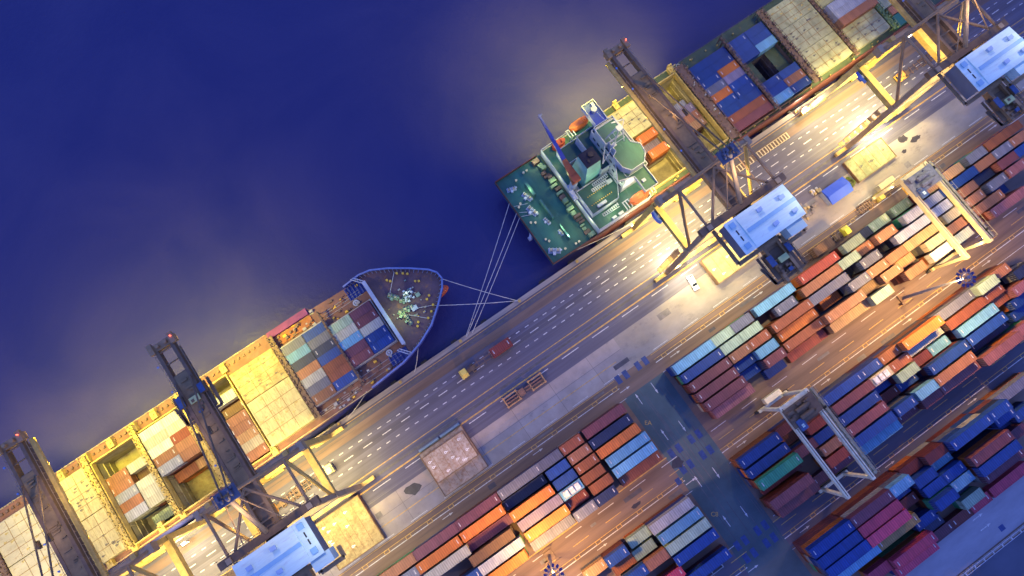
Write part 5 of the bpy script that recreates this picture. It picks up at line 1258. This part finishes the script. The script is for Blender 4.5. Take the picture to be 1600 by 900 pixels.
# ------------------------------------------------------------------ vehicles
tyre = black
def wheels(m, u0, vs, r=.5, w_=.3):
    for u in u0:
        for v in vs: m.tube((u, v - w_ / 2, r), (u, v + w_ / 2, r), r, 0, 12)
def tractor(u, v, rz, label, cabc, load=None, chassis=True, grp='terminal trucks', length=12.6):
    t = thing('terminal_truck', label, 'truck', (u, v, 0), rz, grp)
    m = MB(); m.box(-2.9, -.9, -1.2, 1.2, .7, 2.2); m.box(-2.6, -1.0, -1.15, .5, 2.2, 2.9); m.build('cab', cabc, t, bevel=.12)
    m = MB(); m.box(-2.98, -2.9, -.9, .9, 1.5, 2.1); m.box(-2.63, -2.58, -1.0, .35, 2.3, 2.8); m.build('windscreen', mat('glass_dark', (.02, .03, .05), .1), t)
    m = MB(); m.box(-.9, 1.8, -.5, .5, .7, 1.1); m.box(.2, 1.4, -.6, .6, 1.1, 1.3); wheels(m, (-2.2, .9), (-1.0, 1.0)); m.build('frame', crdark, t)
    if chassis:
        m = MB()
        for s in (-.55, .55): m.beam((.4, s, 1.25), (length, s, 1.25), .2, .3)
        for k in range(7): x = .6 + k * (length - .8) / 6; m.beam((x, -1.2, 1.3), (x, 1.2, 1.3), .2, .16)
        wheels(m, (length - 3.6, length - 2.3, length - 1.0), (-1.05, 1.05)); m.build('chassis', brownst, t)
    return t
tractor(-3.0, -18.1, R(0), 'yellow-cabbed terminal truck pulling a half-empty chassis in mid quay', mat('cab_yellow', (.75, .55, .10), .4, .08, 1))
container(6.9, -18.1, 1.46, 2, 'red', 'dull red container on the chassis of the yellow truck in mid quay', 'containers on truck chassis')
tractor(-48.6, -17.6, R(180), 'yellow truck entering under the left crane portal', mat('cab_pale_yellow', (.70, .62, .28), .4, .1, 1), length=9)
tractor(-62.0, -17.3, R(0), 'truck with amber chassis standing inside the left crane portal', mat('cab_amber', (.55, .25, .05), .4, .1, 1), length=7)
tractor(145.5, -17.1, R(0), 'orange terminal truck with bare chassis under the upper right crane', mat('cab_orange', (.75, .35, .06), .4, .1, 1), length=11)
tractor(100.0, 8.8, R(180), 'yellow terminal truck driving on the front road beside the stacks', mat('cab_lime_yellow', (.60, .52, .05), .4, .1, 1))
container(93.0, 8.8, 1.46, 2, 'brown', 'brown container on the chassis of the truck on the front road', 'containers on truck chassis')
tractor(113.8, 6.6, R(180), 'small dark yellow truck on the front road near the yard gantry crane', mat('cab_dull', (.45, .36, .08), .5, .1, 1), length=5)
# white car
t = thing('parked_car', 'white car with dark windows on the grey apron beside the straw-coloured hatch cover', 'car', (59.5, -3.3, 0), R(-97))
m = MB(); m.hexa([(-2.2, .85, .3), (2.2, .85, .3), (2.2, -.85, .3), (-2.2, -.85, .3)], [(-2.15, .88, .85), (2.15, .8, .78), (2.15, -.8, .78), (-2.15, -.88, .85)]); m.hexa([(-1.9, .8, .85), (.9, .8, .85), (.9, -.8, .85), (-1.9, -.8, .85)], [(-1.5, .62, 1.42), (.25, .62, 1.42), (.25, -.62, 1.42), (-1.5, -.62, 1.42)])
m.build('body', mat('car_white', (.8, .8, .8), .25, .03, 1), t, bevel=.06)
m = MB(); m.hexa([(.36, .6, 1.36), (.96, .7, .9), (.96, -.7, .9), (.36, -.6, 1.36)], [(.40, .6, 1.40), (1.0, .7, .94), (1.0, -.7, .94), (.40, -.6, 1.40)]); m.hexa([(-2.0, .7, .9), (-1.62, .6, 1.36), (-1.62, -.6, 1.36), (-2.0, -.7, .9)], [(-2.02, .7, .94), (-1.64, .6, 1.40), (-1.64, -.6, 1.40), (-2.02, -.7, .94)]); m.build('window', mat('glass_dark', (.02, .03, .05), .1), t)
for x in (-1.4, 1.35):
    for s in (-.82, .82):
        m = MB(); m.tube((x, s - .1, .33), (x, s + .1, .33), .33, 0, 14); m.build('wheel', tyre, t)
# yellow spreader frame on the ground
def spreader(name, u0, u1, v0, v1, lab, mm):
    O = ((u0 + u1) / 2, (v0 + v1) / 2, 0); t = thing(name, lab, 'spreader', O); m = MB()
    L = u1 - u0
    for s in (v0, v1): m.beam((u0, s, .8), (u0 + L * .33, s, .8), .3, .5); m.beam((u1 - L * .33, s, .8), (u1, s, .8), .3, .5)
    for x in (u0, u0 + L * .33, u1 - L * .33, u1): m.beam((x, v0, .8), (x, v1, .8), .3, .5); m.box(x - .25, x + .25, v0 - .25, v0 + .25, 0, 1.1); m.box(x - .25, x + .25, v1 - .25, v1 + .25, 0, 1.1)
    m.build('frame', mm, t, O)
    m = MB()
    for s in (.35, .65): m.beam((u0 + .3, v0 + (v1 - v0) * s, .9), (u1 - .3, v0 + (v1 - v0) * s, .9), .35, .5)
    m.box(u0 + L * .36, u0 + L * .5, v0 + .4, v1 - .4, .6, 1.5); m.build('centre_beam', mat('spreader_rust', (.24, .12, .07), .6, .3, 1), t, O)
spreader('lifting_spreader', -.2, 11.6, -6.9, -4.3, 'rusty yellow lifting spreader lying between the crane lanes and the concrete', mat('spreader_ochre', (.48, .26, .10), .6, .3, 1, rust=.3))
# yellow barrier racks along the quay near the middle crane
k0 = 0
for (a, b) in ((89.6, 91.6), (92.4, 94.4), (95.6, 99.6), (100.4, 103.4), (103.5, 107.1)):
    m = MB(); n = max(2, int((b - a) / .85))
    for s in (0, 1.75): m.beam((a, -22.7 + s, .5), (b, -22.7 + s, .5), .12, .2)
    for k in range(n + 1): x = a + (b - a) * k / n; m.beam((x, -22.75, .62), (x, -20.9, .62), .2, .2); m.box(x - .07, x + .07, -22.8, -22.65, 0, .6); m.box(x - .07, x + .07, -21.0, -20.85, 0, .6)
    tag(m.build('loading_rack', mat('rack_cream', (.72, .60, .36), .6, .2, 1), None, ((a + b) / 2, -21.8, 0)), ORD[k0] + ' yellow ladder-like rack from the middle crane in the row by the red hull', 'rack', 'yellow racks lying along the quay'); k0 += 1
# cabin with blue roof
O = (106.7, -1.3, 0); t = thing('site_cabin', 'small cabin with a bright blue pitched roof beside the mossy hatch cover', 'cabin', O)
m = MB(); m.box(103.4, 110.0, -3.1, .7, 0, 2.7); m.build('wall', mat('cabin_wall', (.45, .45, .42), .7), t, O)
m = MB(); m.hexa([(103.0, -1.2, 2.72), (110.4, -1.2, 2.72), (110.4, -3.6, 2.72), (103.0, -3.6, 2.72)], [(103.0, -1.2, 3.7), (110.4, -1.2, 3.7), (110.4, -3.6, 2.82), (103.0, -3.6, 2.82)]); m.hexa([(103.0, 1.2, 2.72), (110.4, 1.2, 2.72), (110.4, -1.2, 2.72), (103.0, -1.2, 2.72)], [(103.0, 1.2, 2.82), (110.4, 1.2, 2.82), (110.4, -1.2, 3.7), (103.0, -1.2, 3.7)])
m.build('roof', mat('roof_blue', (.03, .09, .50), .45, .1, .6, stretch=(6, .3, 1)), t, O)
m = MB(); m.box(104.2, 105.0, .68, .74, 0, 2.0); m.build('door', crdark, t, O)
rr = random.Random(31)
for k, (u, v, lab) in enumerate(((103.2, -4.6, 'pile of white bags and boxes behind the blue-roofed cabin'), (98.5, -1.0, 'heap of grey pallets and steel beams left of the blue-roofed cabin'), (95.0, -3.2, 'scattered grey crates between the middle crane house and the cabin'))):
    t = thing('pallet_pile', lab, 'pile', (u, v, 0)); m = MB(); m2 = MB()
    for j in range(16):
        x = rr.uniform(-2.6, 2.6) * (.5 if k == 0 else 1); y = rr.uniform(-1.4, 1.4) * (.5 if k == 0 else 1); a = rr.uniform(.2, .8) * (.6 if k == 0 else 1); q = m if j % 3 else m2; q.box(x - a, x + a, y - .35, y + .35, 0, rr.uniform(.3, 1.1))
    m.build('pallet', white if k == 0 else mat('pallet_grey', (.22, .19, .17), .8, .3, 1), t); m2.build('beam', mat('beam_ochre', (.45, .33, .14), .7, .2, 1), t)
# bush
lf = mat('leaf_green', (.10, .14, .025), .7, .4, 1.2)
t = thing('shrub', 'small yellow-green shrub between the cabin and the mossy hatch cover', 'shrub', (112.4, -1.2, 0))
m = MB()
for k in range(900):
    a = rr.uniform(0, 6.283); b = rr.random(); r_ = (.3 + .7 * rr.random() ** .5); x = 1.3 * r_ * math.cos(a) + .2 * math.sin(3 * a); y = 1.6 * r_ * math.sin(a); z = .2 + 1.7 * rr.random() * (1.15 - r_ * .8)
    d = Vector((rr.uniform(-1, 1), rr.uniform(-1, 1), rr.uniform(-.4, .9))).normalized() * .17; e = Vector((rr.uniform(-1, 1), rr.uniform(-1, 1), rr.uniform(-.3, .3))).normalized() * .1; c = Vector((x, y, z)); m.q([c - d, c + e, c + d, c - e])
m.build('foliage', lf, t)
m = MB()
for k in range(5): a = k * 1.25; m.tube((0, 0, 0), (.7 * math.cos(a), .7 * math.sin(a), 1.1), .06, 0, 5, .029)
m.build('stem', mat('bark', (.12, .08, .05), .9), t)
# white barrier fence along the south road
t = thing('road_barrier', 'white post-and-rail barrier along the outer road at the lower right corner', 'fence', (90, 93.7, 0)); m = MB()
k = 0
for k in range(28): u = -38 + k * 3.0; m.box(u - .1, u + .1, -.45, .45, .16, .9)
m.build('post', white, t); m = MB(); m.beam((-38, -.4, .85), (46, -.4, .85), .08, .14); m.beam((-38, .4, .85), (46, .4, .85), .08, .14); m.build('rail', mat('rail_faded', (.5, .52, .58), .6), t)
# ship lamps
lamp('deck_lamp', -9.6, -39.2, 12.0, 800, (.74, 1, .30), kind='POINT', size=.2); lamp('deck_lamp', -5.6, -41.4, 13.4, 350, (.8, 1, .6), kind='POINT', size=.2)
for (u, v, h, p, c) in ((37.4, -34.4, 9.3, 700, GREENISH), (37.9, -31.8, 9.0, 500, (.8, 1, .7)), (36.4, -47.8, 9.3, 700, GREENISH), (35.5, -42.0, 9.2, 500, GREENISH), (42.8, -53.6, 10.2, 1100, GREENISH), (43.6, -46, 9.4, 500, GREENISH), (43.4, -37, 9.4, 500, GREENISH), (44, -31.5, 10, 500, GREENISH),
    (50, -35.2, 15, 800, GREENISH), (50.5, -30.0, 12.6, 1100, GREENISH), (57.5, -31.2, 14.5, 2500, (1, .95, .6)), (55, -53.0, 13.5, 1200, GREENISH), (50, -45.2, 14.5, 1100, (1, .8, .4)), (46.5, -49.5, 12.4, 600, GREENISH), (54.4, -35, 16, 900, GREENISH)):
    lamp('deck_lamp', u, v, h, p * .38, c, kind='POINT', size=.15)
